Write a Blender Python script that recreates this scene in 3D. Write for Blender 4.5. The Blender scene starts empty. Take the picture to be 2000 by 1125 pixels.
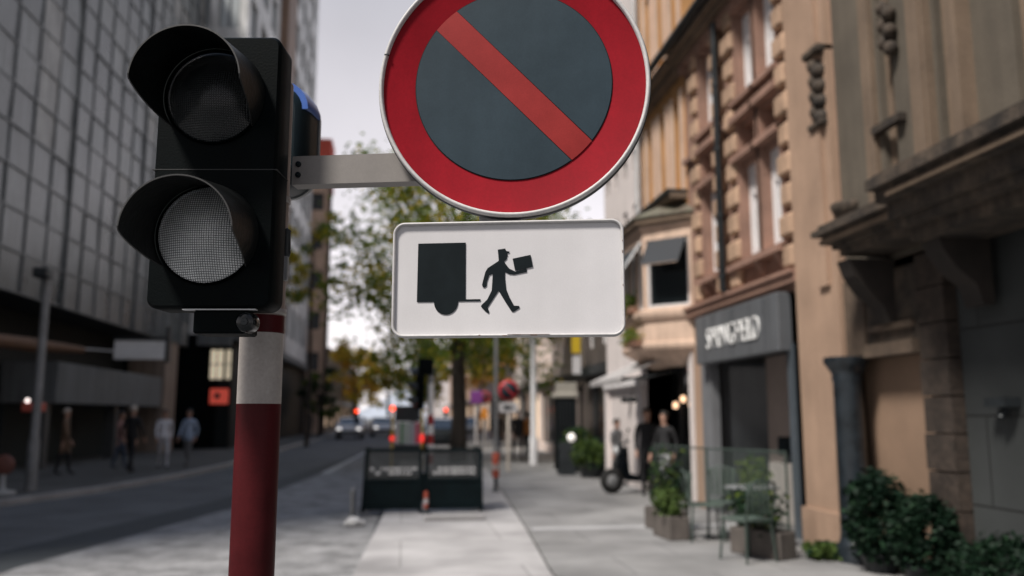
import bpy, math, random
from math import radians as R, sin, cos, pi
from mathutils import Vector, Matrix, noise as mnoise
random.seed(7)
SC = bpy.context.scene
COL = SC.collection

# ------------------------------------------------------------------ camera, sky, sun, exposure
PSI, TH, EYE = R(7.2), R(8.46), 1.65
cd = bpy.data.cameras.new('camera')
cam = bpy.data.objects.new('camera', cd)
COL.objects.link(cam)
cam.location = (0, 0, EYE)
cam.rotation_euler = (R(90) + TH, 0, -PSI)
cd.lens, cd.sensor_width = 30.0, 36.0
cd.clip_start, cd.clip_end = 0.05, 3000
cd.dof.use_dof = True
cd.dof.focus_distance = 1.86
cd.dof.aperture_fstop = 2.0
cd.dof.aperture_blades = 9
SC.camera = cam

W = bpy.data.worlds.new("World")
SC.world = W
W.use_nodes = True
nt = W.node_tree
nt.nodes.clear()
SUN_EL, SUN_AZ = R(54), R(232)          # azimuth clockwise from +Y: behind the camera, a little to the left
def wn(t, **k):
    n = nt.nodes.new(t)
    for a, b in k.items(): setattr(n, a, b)
    return n
sky = wn('ShaderNodeTexSky', sky_type='NISHITA', sun_disc=False)
sky.sun_elevation, sky.sun_rotation = SUN_EL, SUN_AZ
sky.dust_density, sky.air_density = 4.0, 1.0
bg1 = wn('ShaderNodeBackground'); bg1.inputs['Strength'].default_value = 0.10
nt.links.new(sky.outputs[0], bg1.inputs['Color'])
tc = wn('ShaderNodeTexCoord')
sep = wn('ShaderNodeSeparateXYZ'); nt.links.new(tc.outputs['Generated'], sep.inputs[0])
elr = wn('ShaderNodeValToRGB')           # overcast: bright haze at the horizon, grey above, dim blue overhead
nt.links.new(sep.outputs['Z'], elr.inputs['Fac'])
cr = elr.color_ramp
cr.elements[0].position = 0.0; cr.elements[0].color = (.94, .89, .89, 1)
cr.elements[1].position = 1.0; cr.elements[1].color = (.30, .42, .66, 1)
for p, c in ((.18, (.88, .83, .86, 1)), (.42, (.485, .468, .495, 1)), (.66, (.34, .36, .41, 1))):
    e = cr.elements.new(p); e.color = c
noi = wn('ShaderNodeTexNoise'); noi.inputs['Scale'].default_value = 3.2; noi.inputs['Detail'].default_value = 5
nt.links.new(tc.outputs['Generated'], noi.inputs['Vector'])
mr = wn('ShaderNodeMapRange'); mr.inputs['From Min'].default_value = .35; mr.inputs['From Max'].default_value = .7
mr.inputs['To Min'].default_value = .92; mr.inputs['To Max'].default_value = 1.1
nt.links.new(noi.outputs['Fac'], mr.inputs['Value'])
back = wn('ShaderNodeMapRange')          # the half of the sky behind the camera is dimmed to deepen the shade
back.inputs['From Min'].default_value = .3; back.inputs['From Max'].default_value = -.9
back.inputs['To Min'].default_value = 1.0; back.inputs['To Max'].default_value = .45
nt.links.new(sep.outputs['Y'], back.inputs['Value'])
mm = wn('ShaderNodeMath', operation='MULTIPLY'); nt.links.new(mr.outputs[0], mm.inputs[0]); nt.links.new(back.outputs[0], mm.inputs[1])
bg2 = wn('ShaderNodeBackground')
nt.links.new(elr.outputs['Color'], bg2.inputs['Color']); nt.links.new(mm.outputs[0], bg2.inputs['Strength'])
mx = wn('ShaderNodeMixShader'); mx.inputs[0].default_value = .88
nt.links.new(bg1.outputs[0], mx.inputs[1]); nt.links.new(bg2.outputs[0], mx.inputs[2])
out = wn('ShaderNodeOutputWorld'); nt.links.new(mx.outputs[0], out.inputs['Surface'])

sd = bpy.data.lights.new('sun', 'SUN'); sd.energy = 4.0; sd.angle = R(11); sd.color = (1, .94, .87)
sun = bpy.data.objects.new('sun', sd); COL.objects.link(sun)
sdir = Vector((sin(SUN_AZ) * cos(SUN_EL), cos(SUN_AZ) * cos(SUN_EL), sin(SUN_EL)))
sun.rotation_euler = (-sdir).to_track_quat('-Z', 'Y').to_euler()
sun.location = (0, -5, 30)
vs = SC.view_settings
vs.view_transform = 'Standard'; vs.look = 'None'; vs.exposure = 0.42; vs.gamma = 1.0
SC.cycles.use_denoising = True
SC.cycles.max_bounces = 6
SC.cycles.sample_clamp_indirect = 4

# ------------------------------------------------------------------ materials
MATS = {}
def mat(name, col, rough=.6, metal=0., var=.12, scale=3., bump=0., bscale=60., col2=None, streak=0., spec=.5, coat=0., fine=.06):
    if name in MATS: return MATS[name]
    m = bpy.data.materials.new(name); m.use_nodes = True
    t = m.node_tree; b = t.nodes['Principled BSDF']
    L = t.links.new
    co = t.nodes.new('ShaderNodeTexCoord')
    n1 = t.nodes.new('ShaderNodeTexNoise'); n1.inputs['Scale'].default_value = scale; n1.inputs['Detail'].default_value = 6
    n1.inputs['Roughness'].default_value = .62
    L(co.outputs['Object'], n1.inputs['Vector'])
    r = t.nodes.new('ShaderNodeValToRGB')
    a = [max(0, c * (1 - var)) for c in col]; z = [min(1, c * (1 + var)) for c in col]
    if col2: a, z = list(col), list(col2)
    r.color_ramp.elements[0].color = (*a, 1); r.color_ramp.elements[1].color = (*z, 1)
    r.color_ramp.elements[0].position = .32; r.color_ramp.elements[1].position = .68
    L(n1.outputs['Fac'], r.inputs['Fac'])
    colour = r.outputs['Color']
    def mult(colour, fac_socket, lo, hi):
        q = t.nodes.new('ShaderNodeMapRange'); q.inputs['From Min'].default_value = .3; q.inputs['From Max'].default_value = .7
        q.inputs['To Min'].default_value = lo; q.inputs['To Max'].default_value = hi
        L(fac_socket, q.inputs['Value'])
        mxn = t.nodes.new('ShaderNodeMix'); mxn.data_type = 'RGBA'; mxn.blend_type = 'MULTIPLY'; mxn.inputs[0].default_value = 1
        L(colour, mxn.inputs[6]); L(q.outputs[0], mxn.inputs[7])
        return mxn.outputs[2]
    if streak:
        mp = t.nodes.new('ShaderNodeMapping'); mp.inputs['Scale'].default_value = (5, 5, .35)
        L(co.outputs['Object'], mp.inputs['Vector'])
        n2 = t.nodes.new('ShaderNodeTexNoise'); n2.inputs['Scale'].default_value = 1.6; n2.inputs['Detail'].default_value = 5
        L(mp.outputs[0], n2.inputs['Vector'])
        colour = mult(colour, n2.outputs['Fac'], 1 - streak, 1 + streak * .4)
    n3 = t.nodes.new('ShaderNodeTexNoise'); n3.inputs['Scale'].default_value = bscale; n3.inputs['Detail'].default_value = 3
    L(co.outputs['Object'], n3.inputs['Vector'])
    if fine: colour = mult(colour, n3.outputs['Fac'], 1 - fine, 1 + fine)
    L(colour, b.inputs['Base Color'])
    q = t.nodes.new('ShaderNodeMapRange'); q.inputs['To Min'].default_value = max(.02, rough - .1); q.inputs['To Max'].default_value = min(1, rough + .1)
    L(n1.outputs['Fac'], q.inputs['Value']); L(q.outputs[0], b.inputs['Roughness'])
    b.inputs['Metallic'].default_value = metal
    b.inputs['Specular IOR Level'].default_value = spec
    b.inputs['Coat Weight'].default_value = coat
    if bump:
        bn = t.nodes.new('ShaderNodeBump'); bn.inputs['Strength'].default_value = bump; bn.inputs['Distance'].default_value = .01
        L(n3.outputs['Fac'], bn.inputs['Height']); L(bn.outputs[0], b.inputs['Normal'])
    MATS[name] = m
    return m

def emit(name, col, strength):
    if name in MATS: return MATS[name]
    m = mat(name, col, .4)
    b = m.node_tree.nodes['Principled BSDF']
    b.inputs['Emission Color'].default_value = (*col, 1); b.inputs['Emission Strength'].default_value = strength
    return m

def glass(name, tint, rough=.04, alpha=None, warp=0.):
    """dark reflecting window glass; with alpha a clear sheet one can see through"""
    if name in MATS: return MATS[name]
    m = mat(name, tint, rough, 0, .1, .8, spec=.9, fine=0)
    t = m.node_tree; b = t.nodes['Principled BSDF']
    if warp:
        co = t.nodes.new('ShaderNodeTexCoord'); n = t.nodes.new('ShaderNodeTexNoise'); n.inputs['Scale'].default_value = .9
        t.links.new(co.outputs['Object'], n.inputs['Vector'])
        bn = t.nodes.new('ShaderNodeBump'); bn.inputs['Strength'].default_value = warp; bn.inputs['Distance'].default_value = .3
        t.links.new(n.outputs['Fac'], bn.inputs['Height']); t.links.new(bn.outputs[0], b.inputs['Normal'])
    if alpha is not None: b.inputs['Alpha'].default_value = alpha
    return m

def slabs(name, c1, c2, mortar, sx, sy, gap=.012, rough=.8, axis='xy', bump=.3, off=.5):
    """stone laid in courses: sx by sy metres"""
    if name in MATS: return MATS[name]
    m = mat(name, c1, rough, 0, .2, 1.1, fine=.12, bscale=45)
    t = m.node_tree; b = t.nodes['Principled BSDF']; L = t.links.new
    co = t.nodes.new('ShaderNodeTexCoord')
    vec = co.outputs['Object']
    if axis != 'xy':
        s = t.nodes.new('ShaderNodeSeparateXYZ'); c = t.nodes.new('ShaderNodeCombineXYZ'); L(vec, s.inputs[0])
        L(s.outputs['Y' if axis == 'yz' else 'X'], c.inputs[0]); L(s.outputs['Z'], c.inputs[1]); vec = c.outputs[0]
    br = t.nodes.new('ShaderNodeTexBrick'); L(vec, br.inputs['Vector'])
    br.inputs['Scale'].default_value = 1; br.inputs['Brick Width'].default_value = sx; br.inputs['Row Height'].default_value = sy
    br.inputs['Mortar Size'].default_value = gap; br.inputs['Mortar Smooth'].default_value = .3; br.offset = off
    br.inputs['Color1'].default_value = (*c1, 1); br.inputs['Color2'].default_value = (*c2, 1); br.inputs['Mortar'].default_value = (*mortar, 1)
    old = b.inputs['Base Color'].links[0].from_socket
    n = t.nodes.new('ShaderNodeTexNoise'); n.inputs['Scale'].default_value = .9; n.inputs['Detail'].default_value = 7; L(co.outputs['Object'], n.inputs['Vector'])
    q = t.nodes.new('ShaderNodeMapRange'); q.inputs['From Min'].default_value = .3; q.inputs['From Max'].default_value = .7
    q.inputs['To Min'].default_value = .62; q.inputs['To Max'].default_value = 1.2; L(n.outputs['Fac'], q.inputs['Value'])
    mxn = t.nodes.new('ShaderNodeMix'); mxn.data_type = 'RGBA'; mxn.blend_type = 'MULTIPLY'; mxn.inputs[0].default_value = 1
    L(br.outputs['Color'], mxn.inputs[6]); L(q.outputs[0], mxn.inputs[7])
    L(mxn.outputs[2], b.inputs['Base Color'])
    bn = t.nodes.new('ShaderNodeBump'); bn.inputs['Strength'].default_value = bump; bn.inputs['Distance'].default_value = .01; bn.invert = True
    L(br.outputs['Fac'], bn.inputs['Height']); L(bn.outputs[0], b.inputs['Normal'])
    return m

def leafmat(name, c1, c2, trans=.35):
    if name in MATS: return MATS[name]
    m = mat(name, c1, .6, 0, .3, 1.4, col2=c2, fine=.2, bscale=9, spec=.15)
    t = m.node_tree; b = t.nodes['Principled BSDF']; o = t.nodes['Material Output']
    tr = t.nodes.new('ShaderNodeBsdfTranslucent'); mxs = t.nodes.new('ShaderNodeMixShader'); mxs.inputs[0].default_value = trans
    t.links.new(b.inputs['Base Color'].links[0].from_socket, tr.inputs['Color'])
    t.links.new(b.outputs[0], mxs.inputs[1]); t.links.new(tr.outputs[0], mxs.inputs[2]); t.links.new(mxs.outputs[0], o.inputs['Surface'])
    return m

def lensmat(name, dark, light, cells, tint_rough=.25):
    """signal lens: a fine square grid of prisms moulded into the plastic"""
    m = mat(name, dark, tint_rough, 0, .1, 20, spec=.6, fine=0)
    t = m.node_tree; b = t.nodes['Principled BSDF']; L = t.links.new
    co = t.nodes.new('ShaderNodeTexCoord'); s = t.nodes.new('ShaderNodeSeparateXYZ')
    n = t.nodes.new('ShaderNodeTexNoise'); n.inputs['Scale'].default_value = 9; L(co.outputs['Object'], n.inputs['Vector'])
    ad = t.nodes.new('ShaderNodeVectorMath'); ad.operation = 'MULTIPLY_ADD'
    L(n.outputs['Color'], ad.inputs[0]); ad.inputs[1].default_value = (.006, 0, .006); L(co.outputs['Object'], ad.inputs[2])
    L(ad.outputs[0], s.inputs[0])
    def wave(sock):
        a = t.nodes.new('ShaderNodeMath'); a.operation = 'MULTIPLY'; a.inputs[1].default_value = cells; L(sock, a.inputs[0])
        c = t.nodes.new('ShaderNodeMath'); c.operation = 'PINGPONG'; c.inputs[1].default_value = .5; L(a.outputs[0], c.inputs[0])
        return c.outputs[0]
    mn = t.nodes.new('ShaderNodeMath'); mn.operation = 'MINIMUM'; L(wave(s.outputs['X']), mn.inputs[0]); L(wave(s.outputs['Z']), mn.inputs[1])
    r = t.nodes.new('ShaderNodeMapRange'); r.inputs['From Min'].default_value = .07; r.inputs['From Max'].default_value = .22; L(mn.outputs[0], r.inputs['Value'])
    n2 = t.nodes.new('ShaderNodeTexNoise'); n2.inputs['Scale'].default_value = 14; n2.inputs['Detail'].default_value = 4; L(co.outputs['Object'], n2.inputs['Vector'])
    r2 = t.nodes.new('ShaderNodeMapRange'); r2.inputs['From Min'].default_value = .3; r2.inputs['From Max'].default_value = .65; r2.inputs['To Min'].default_value = .6; L(n2.outputs['Fac'], r2.inputs['Value'])
    ml = t.nodes.new('ShaderNodeMath'); ml.operation = 'MULTIPLY'; L(r.outputs[0], ml.inputs[0]); L(r2.outputs[0], ml.inputs[1])
    mxn = t.nodes.new('ShaderNodeMix'); mxn.data_type = 'RGBA'; mxn.inputs[6].default_value = (*dark, 1); mxn.inputs[7].default_value = (*light, 1)
    L(ml.outputs[0], mxn.inputs[0]); L(mxn.outputs[2], b.inputs['Base Color'])
    bn = t.nodes.new('ShaderNodeBump'); bn.inputs['Strength'].default_value = .6; bn.inputs['Distance'].default_value = .002
    L(r.outputs[0], bn.inputs['Height']); L(bn.outputs[0], b.inputs['Normal'])
    return m

# ------------------------------------------------------------------ mesh collector and scene helpers
class MB:
    def __init__(s): s.v, s.f, s.mi, s.ms, s.sm = [], [], [], [], []
    def m(s, mt):
        if mt not in s.ms: s.ms.append(mt)
        return s.ms.index(mt)
    def add(s, vs, fs, mt, smooth=False):
        k = len(s.v); s.v += [tuple(p) for p in vs]; i = s.m(mt)
        for f in fs: s.f.append([k + j for j in f]); s.mi.append(i); s.sm.append(smooth)
    def box(s, lo, hi, mt, M=None, ch=0.):
        x0, y0, z0 = lo; x1, y1, z1 = hi
        if ch:      # chamfered box
            vs = []; c = ch
            for (x, sx) in ((x0, 1), (x1, -1)):
                for (y, sy) in ((y0, 1), (y1, -1)):
                    for (z, sz) in ((z0, 1), (z1, -1)):
                        vs += [(x, y + sy * c, z + sz * c), (x + sx * c, y, z + sz * c), (x + sx * c, y + sy * c, z)]
            def I(a, b, d, k): return (a * 4 + b * 2 + d) * 3 + k
            fs = []
            for a in (0, 1): fs.append([I(a, 0, 0, 0), I(a, 0, 1, 0), I(a, 1, 1, 0), I(a, 1, 0, 0)][::(1 if a == 0 else -1)])
            for b in (0, 1): fs.append([I(0, b, 0, 1), I(1, b, 0, 1), I(1, b, 1, 1), I(0, b, 1, 1)][::(1 if b == 0 else -1)])
            for d in (0, 1): fs.append([I(0, 0, d, 2), I(0, 1, d, 2), I(1, 1, d, 2), I(1, 0, d, 2)][::(1 if d == 0 else -1)])
            for a in (0, 1):
                for b in (0, 1): fs.append([I(a, b, 0, 0), I(a, b, 1, 0), I(a, b, 1, 1), I(a, b, 0, 1)])
                for d in (0, 1): fs.append([I(a, 0, d, 0), I(a, 1, d, 0), I(a, 1, d, 2), I(a, 0, d, 2)])
            for b in (0, 1):
                for d in (0, 1): fs.append([I(0, b, d, 1), I(1, b, d, 1), I(1, b, d, 2), I(0, b, d, 2)])
            for a in (0, 1):
                for b in (0, 1):
                    for d in (0, 1): fs.append([I(a, b, d, 0), I(a, b, d, 1), I(a, b, d, 2)])
        else:
            vs = [(x, y, z) for x in (x0, x1) for y in (y0, y1) for z in (z0, z1)]
            fs = [[0, 1, 3, 2], [4, 6, 7, 5], [0, 4, 5, 1], [2, 3, 7, 6], [0, 2, 6, 4], [1, 5, 7, 3]]
        if M: vs = [M @ Vector(p) for p in vs]
        s.add(vs, fs, mt)
    def prism(s, poly, z0, z1, mt, M=None, smooth=False):
        n = len(poly)
        vs = [(x, y, z0) for x, y in poly] + [(x, y, z1) for x, y in poly]
        if M: vs = [M @ Vector(p) for p in vs]
        s.add(vs, [list(range(n))[::-1], list(range(n, 2 * n))], mt)
        s.add(vs, [[i, (i + 1) % n, n + (i + 1) % n, n + i] for i in range(n)], mt, smooth)
    def tube(s, pts, rad, mt, seg=10, caps=True):
        pts = [Vector(p) for p in pts]
        if not hasattr(rad, '__len__'): rad = [rad] * len(pts)
        rings = []; ref = None
        for i, p in enumerate(pts):
            d = (pts[min(i + 1, len(pts) - 1)] - pts[max(i - 1, 0)]).normalized()
            if ref is None: ref = Vector((0, 0, 1)) if abs(d.z) < .9 else Vector((1, 0, 0))
            a = (ref - d * ref.dot(d)).normalized(); b = d.cross(a); ref = a
            rings.append([p + (a * cos(2 * pi * k / seg) + b * sin(2 * pi * k / seg)) * rad[i] for k in range(seg)])
        vs = [q for r in rings for q in r]
        fs = [[i * seg + k, i * seg + (k + 1) % seg, (i + 1) * seg + (k + 1) % seg, (i + 1) * seg + k] for i in range(len(pts) - 1) for k in range(seg)]
        s.add(vs, fs, mt, True)
        if caps: s.add(rings[0] + rings[-1], [list(range(seg))[::-1], list(range(seg, 2 * seg))], mt)
    def lathe(s, prof, mt, c=(0, 0, 0), axis='z', seg=24, smooth=True):
        vs = []
        for r, h in prof:
            for k in range(seg):
                a = 2 * pi * k / seg
                p = (r * cos(a), r * sin(a), h) if axis == 'z' else ((r * cos(a), h, r * sin(a)) if axis == 'y' else (h, r * cos(a), r * sin(a)))
                vs.append((p[0] + c[0], p[1] + c[1], p[2] + c[2]))
        s.add(vs, [[i * seg + k, i * seg + (k + 1) % seg, (i + 1) * seg + (k + 1) % seg, (i + 1) * seg + k] for i in range(len(prof) - 1) for k in range(seg)], mt, smooth)
    def ball(s, c, r, mt, seg=12, rings=8):
        if not hasattr(r, '__len__'): r = (r, r, r)
        vs = []
        for i in range(rings + 1):
            t = pi * i / rings
            for k in range(seg):
                a = 2 * pi * k / seg
                vs.append((c[0] + r[0] * max(.02, sin(t)) * cos(a), c[1] + r[1] * max(.02, sin(t)) * sin(a), c[2] + r[2] * cos(t)))
        s.add(vs, [[i * seg + k, i * seg + (k + 1) % seg, (i + 1) * seg + (k + 1) % seg, (i + 1) * seg + k][::-1] for i in range(rings) for k in range(seg)], mt, True)
    def quad(s, a, b, c, d, mt): s.add([a, b, c, d], [[0, 1, 2, 3]], mt)

LOC = {}
def tag(o, label=None, cat=None, group=None, kind=None):
    if label: o['label'] = label
    if cat: o['category'] = cat
    if group: o['group'] = group
    if kind: o['kind'] = kind
    return o
def build(name, mb, parent=None, fix=True):
    """the collected shape as ONE mesh object; coordinates are the world's, or the thing's own frame when its Empty is LOCAL"""
    me = bpy.data.meshes.new(name)
    off = LOC.get(parent.name, Vector((0, 0, 0))) if parent else Vector((0, 0, 0))
    me.from_pydata([tuple(Vector(p) - off) for p in mb.v], [], mb.f)
    for m in mb.ms: me.materials.append(m)
    me.polygons.foreach_set('material_index', mb.mi); me.polygons.foreach_set('use_smooth', mb.sm)
    me.update()
    o = bpy.data.objects.new(name, me); COL.objects.link(o)
    if parent: o.parent = parent; LOC[o.name] = off
    return o
def thing(name, label, cat, loc=(0, 0, 0), group=None, local=False, rz=0.):
    o = bpy.data.objects.new(name, None); COL.objects.link(o)
    o.location = loc; o.rotation_euler = (0, 0, rz); o.empty_display_size = .2
    LOC[o.name] = Vector((0, 0, 0)) if local else Vector(loc)
    return tag(o, label, cat, group)
def copy_tree(o, parent=None):
    c = o.copy(); COL.objects.link(c)
    if parent: c.parent = parent
    for ch in list(o.children): copy_tree(ch, c)
    return c
def build_each(name, parts, parent):
    return [build(name, p, parent) for p in parts]
def struct(name, mb): return tag(build(name, mb), kind='structure')

# ------------------------------------------------------------------ material palette
ASPH = mat('asphalt', (.092, .096, .10), .85, 0, .3, .8, bump=.5, bscale=180, fine=.25)
ASPH_OLD = mat('worn_asphalt', (.21, .21, .212), .85, 0, .45, 2.2, bump=.8, bscale=60, fine=.4)
ASPH_DARK = mat('fresh_asphalt', (.04, .046, .05), .8, 0, .2, .7, bump=.4, bscale=200, fine=.2)
CONC = slabs('concrete_slabs', (.40, .39, .39), (.37, .36, .36), (.25, .245, .24), 2.6, 1.9, .012, .85, bump=.2)
KERB = mat('kerb_stone', (.33, .32, .31), .85, 0, .2, 1.3, bump=.4, bscale=90)
PAVE = slabs('paving_slabs', (.245, .243, .24), (.225, .223, .222), (.16, .16, .16), 1.6, 1.1, .014)
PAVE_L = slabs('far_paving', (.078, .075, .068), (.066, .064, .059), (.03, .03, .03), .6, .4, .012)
BLACK = mat('black_paint', (.0012, .0026, .003), .6, 0, .3, 14, bump=.1, bscale=220, spec=.06)
BLACKG = mat('gloss_black', (.004, .006, .008), .18, 0, .3, 6, spec=.5)
DARK = mat('dark_metal', (.02, .024, .027), .45, .2, .3, 4)
ALU = mat('aluminium', (.34, .315, .30), .5, .2, .1, 6, bump=.05, bscale=200, streak=.12)
GREY = mat('grey_metal', (.22, .225, .23), .5, .2, .2, 4)
LGREY = mat('pale_grey_metal', (.50, .51, .52), .45, .2, .12, 5)
RED = mat('sign_red', (.235, .0033, .0105), .5, 0, .14, 5, fine=.06, bscale=200, streak=.18, spec=.1)
SLASH = mat('slash_red', (.245, .022, .021), .5, 0, .14, 8, fine=.06, bscale=300, spec=.15)
NAVY = mat('sign_blue', (.024, .040, .052), .45, 0, .14, 6, fine=.05, bscale=200, spec=.2, streak=.12)
WHITE = mat('sign_white', (.57, .56, .57), .42, 0, .05, 5, fine=.03, bscale=340, streak=.06)
RIM = mat('rim_grey', (.50, .49, .485), .5, 0, .1, 12, fine=.08, bscale=120)
INK = mat('sign_ink', (.007, .011, .013), .5, 0, .2, 10, spec=.12)
PRED = mat('pole_red', (.062, .006, .008), .5, 0, .16, 10, streak=.15, fine=.08, bscale=120, spec=.15)
PWHITE = mat('pole_white', (.41, .375, .35), .5, 0, .12, 8, streak=.25, fine=.08, bscale=120)
TGLASS = glass('dark_glass', (.012, .016, .018))
BGLASS = glass('shop_glass', (.01, .012, .013), .08)
RLAMP = emit('red_lamp', (1, .07, .02), 3.2)
TAIL = emit('tail_lamp', (1, .04, .03), .7)

# ================================================================== THE SETTING
g = MB(); g.box((-400, -100, -.3), (400, 700, -.02), mat('soil', (.1, .1, .1), .9)); struct('ground', g)
g = MB(); g.prism([(-7.6, -6), (3, -6), (3, 200), (-7.6, 200)], -.015, 0, ASPH); struct('road', g)
g = MB(); g.prism([(-4.15, 3), (-.30, 3), (-.40, 13), (-.2, 26), (-1.35, 37), (-3.0, 16.2), (-4.15, 10.2)], 0, .004, ASPH_OLD); struct('worn_road_strip', g)
g = MB(); g.prism([(-6.1, 5), (-4.15, 10.2), (-3.0, 16.2), (-1.35, 37), (-1.9, 37), (-3.55, 17.6), (-4.85, 11.2), (-7, 5)], 0, .005, ASPH_DARK); struct('dark_road_strip', g)
g = MB(); g.prism([(-2.30, 25.5), (-1.62, 40), (-1.50, 40), (-2.05, 25.5)], .004, .009, mat('worn_marking', (.46, .46, .46), .8, 0, .3, 3)); struct('road_marking', g)
lp = [(-7.25, -4), (-7.25, 16.9), (-6.4, 19.8), (-5.75, 24), (-5.45, 29), (-5.6, 47), (-5.4, 65), (-5.4, 200)]
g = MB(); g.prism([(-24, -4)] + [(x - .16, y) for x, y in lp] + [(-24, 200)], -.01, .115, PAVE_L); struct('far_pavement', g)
g = MB()
for (a, b) in zip(lp[:-1], lp[1:]): g.prism([(a[0] - .16, a[1]), a, b, (b[0] - .16, b[1])], -.01, .12, KERB)
struct('far_kerb', g)
g = MB(); g.prism([(-.42, 3), (1.50, 3), (1.53, 9), (1.76, 12.4), (2.06, 17.7), (2.55, 26), (2.7, 60), (.2, 60), (-.1, 26), (-.28, 14.6), (-.47, 9.3)], -.01, .05, CONC); struct('traffic_island', g)
g = MB()
rp = [(1.50, 3), (1.53, 9), (1.76, 12.4), (2.06, 17.7), (2.55, 26), (2.7, 60)]
g.prism([(x + .035, y) for x, y in rp] + [(9, 200), (9, -6), (1.6, -6)], -.01, .045, PAVE); struct('pavement', g)
g = MB(); g.prism([(1.85, 12.25), (5.1, 12.35), (5.1, 12.6), (1.86, 12.5)], .045, .049, mat('pale_paving', (.36, .36, .365), .8, 0, .15, 2)); struct('paving_band', g)
g = MB()
for q, (x0, y0, x1, y1) in enumerate(((.35, 13.45, 1.28, 13.6),)): g.box((x0, y0, .05), (x1, y1, .13), CONC, ch=.015)
tag(build('kerb_block', g), 'low concrete kerb block lying in front of the black windbreak', 'kerb block')

hills = MB()
pts = []
for i in range(41):
    x = -120 + i * 8
    pts.append((x, 14 + 9 * sin(i * .33 + 1.2) + 5 * sin(i * .9) + 3 * random.random()))
HILL = mat('hill_haze', (.30, .33, .38), .9, 0, .15, .05)  # distance haze painted into the hills as a pale blue-grey
vv = []
for x, h in pts: vv += [(x, 420, -1), (x, 440, h), (x, 520, h * .9), (x, 540, -1)]
hills.add(vv, [[4 * i + k, 4 * i + 4 + k, 4 * i + 5 + k, 4 * i + 1 + k] for i in range(40) for k in range(3)], HILL, True)
struct('hills', hills)

# ------------------------------------------------------------------ facade tools
def fr(O, a):
    """frame on a facade: O base point (x, y), a unit direction along it; returns P(s, z, d) with d metres out of the wall (to the right of a)"""
    ax, ay = a; nx, ny = ay, -ax
    return lambda s, z, d=0.: (O[0] + ax * s + nx * d, O[1] + ay * s + ny * d, z)
def fbox(mb, P, s0, s1, z0, z1, d0, d1, mt):
    vs = [P(s, z, d) for s in (s0, s1) for z in (z0, z1) for d in (d0, d1)]
    mb.add(vs, [[0, 1, 3, 2], [4, 6, 7, 5], [0, 4, 5, 1], [2, 3, 7, 6], [0, 2, 6, 4], [1, 5, 7, 3]], mt)
def holed(mb, P, s0, s1, z0, z1, holes, deep, mt, reveal=None):
    """wall face with rectangular openings and their reveals"""
    ss = sorted({s0, s1} | {h[0] for h in holes} | {h[1] for h in holes}); zs = sorted({z0, z1} | {h[2] for h in holes} | {h[3] for h in holes})
    for i in range(len(ss) - 1):
        for j in range(len(zs) - 1):
            cs, cz = (ss[i] + ss[i + 1]) / 2, (zs[j] + zs[j + 1]) / 2
            if any(h[0] < cs < h[1] and h[2] < cz < h[3] for h in holes): continue
            mb.quad(P(ss[i], zs[j]), P(ss[i + 1], zs[j]), P(ss[i + 1], zs[j + 1]), P(ss[i], zs[j + 1]), mt)
    r = reveal or mt
    for a, b, c, d in holes:
        mb.quad(P(a, c), P(a, d), P(a, d, -deep), P(a, c, -deep), r); mb.quad(P(b, c), P(b, c, -deep), P(b, d, -deep), P(b, d), r)
        mb.quad(P(a, c), P(a, c, -deep), P(b, c, -deep), P(b, c), r); mb.quad(P(a, d), P(b, d), P(b, d, -deep), P(a, d, -deep), r)
def window(parent, P, a, b, c, d, deep, fm, gm, mull=1, rail=1, fw=.06, name='window'):
    """a window part: the frame; its pane a sub-part"""
    f = MB(); D0, D1 = -deep, -deep + .06
    fbox(f, P, a, a + fw, c, d, D0, D1, fm); fbox(f, P, b - fw, b, c, d, D0, D1, fm)
    fbox(f, P, a + fw, b - fw, c, c + fw, D0, D1, fm); fbox(f, P, a + fw, b - fw, d - fw, d, D0, D1, fm)
    for k in range(mull):
        s = a + (b - a) * (k + 1) / (mull + 1); fbox(f, P, s - fw * .45, s + fw * .45, c + fw, d - fw, D0, D1 + .004, fm)
    for k in range(rail):
        z = c + (d - c) * (.7 if rail == 1 else (k + 1) / (rail + 1)); fbox(f, P, a + fw, b - fw, z - fw * .4, z + fw * .4, D0, D1 + .008, fm)
    o = build(name, f, parent)
    p = MB(); e = D0 + .02
    p.quad(P(a + .01, c + .01, e), P(b - .01, c + .01, e), P(b - .01, d - .01, e), P(a + .01, d - .01, e), gm)
    build('pane', p, o)
    return o
def shell(mb, P, s0, s1, z0, z1, depth, mt, roof=None):
    """sides, back and roof of a block behind a facade"""
    q = mb.quad
    q(P(s0, z0), P(s0, z1), P(s0, z1, -depth), P(s0, z0, -depth), mt); q(P(s1, z0), P(s1, z0, -depth), P(s1, z1, -depth), P(s1, z1), mt)
    q(P(s0, z0, -depth), P(s0, z1, -depth), P(s1, z1, -depth), P(s1, z0, -depth), mt); q(P(s0, z1), P(s1, z1), P(s1, z1, -depth), P(s0, z1, -depth), roof or mt)

# ================================================================== FOREGROUND: pole, signals, signs
UX, UY = Vector((cos(PSI), -sin(PSI), 0)), Vector((sin(PSI), cos(PSI), 0))
def hd(u, s, z=0.): return UX * u + UY * s + Vector((0, 0, z))

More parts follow.
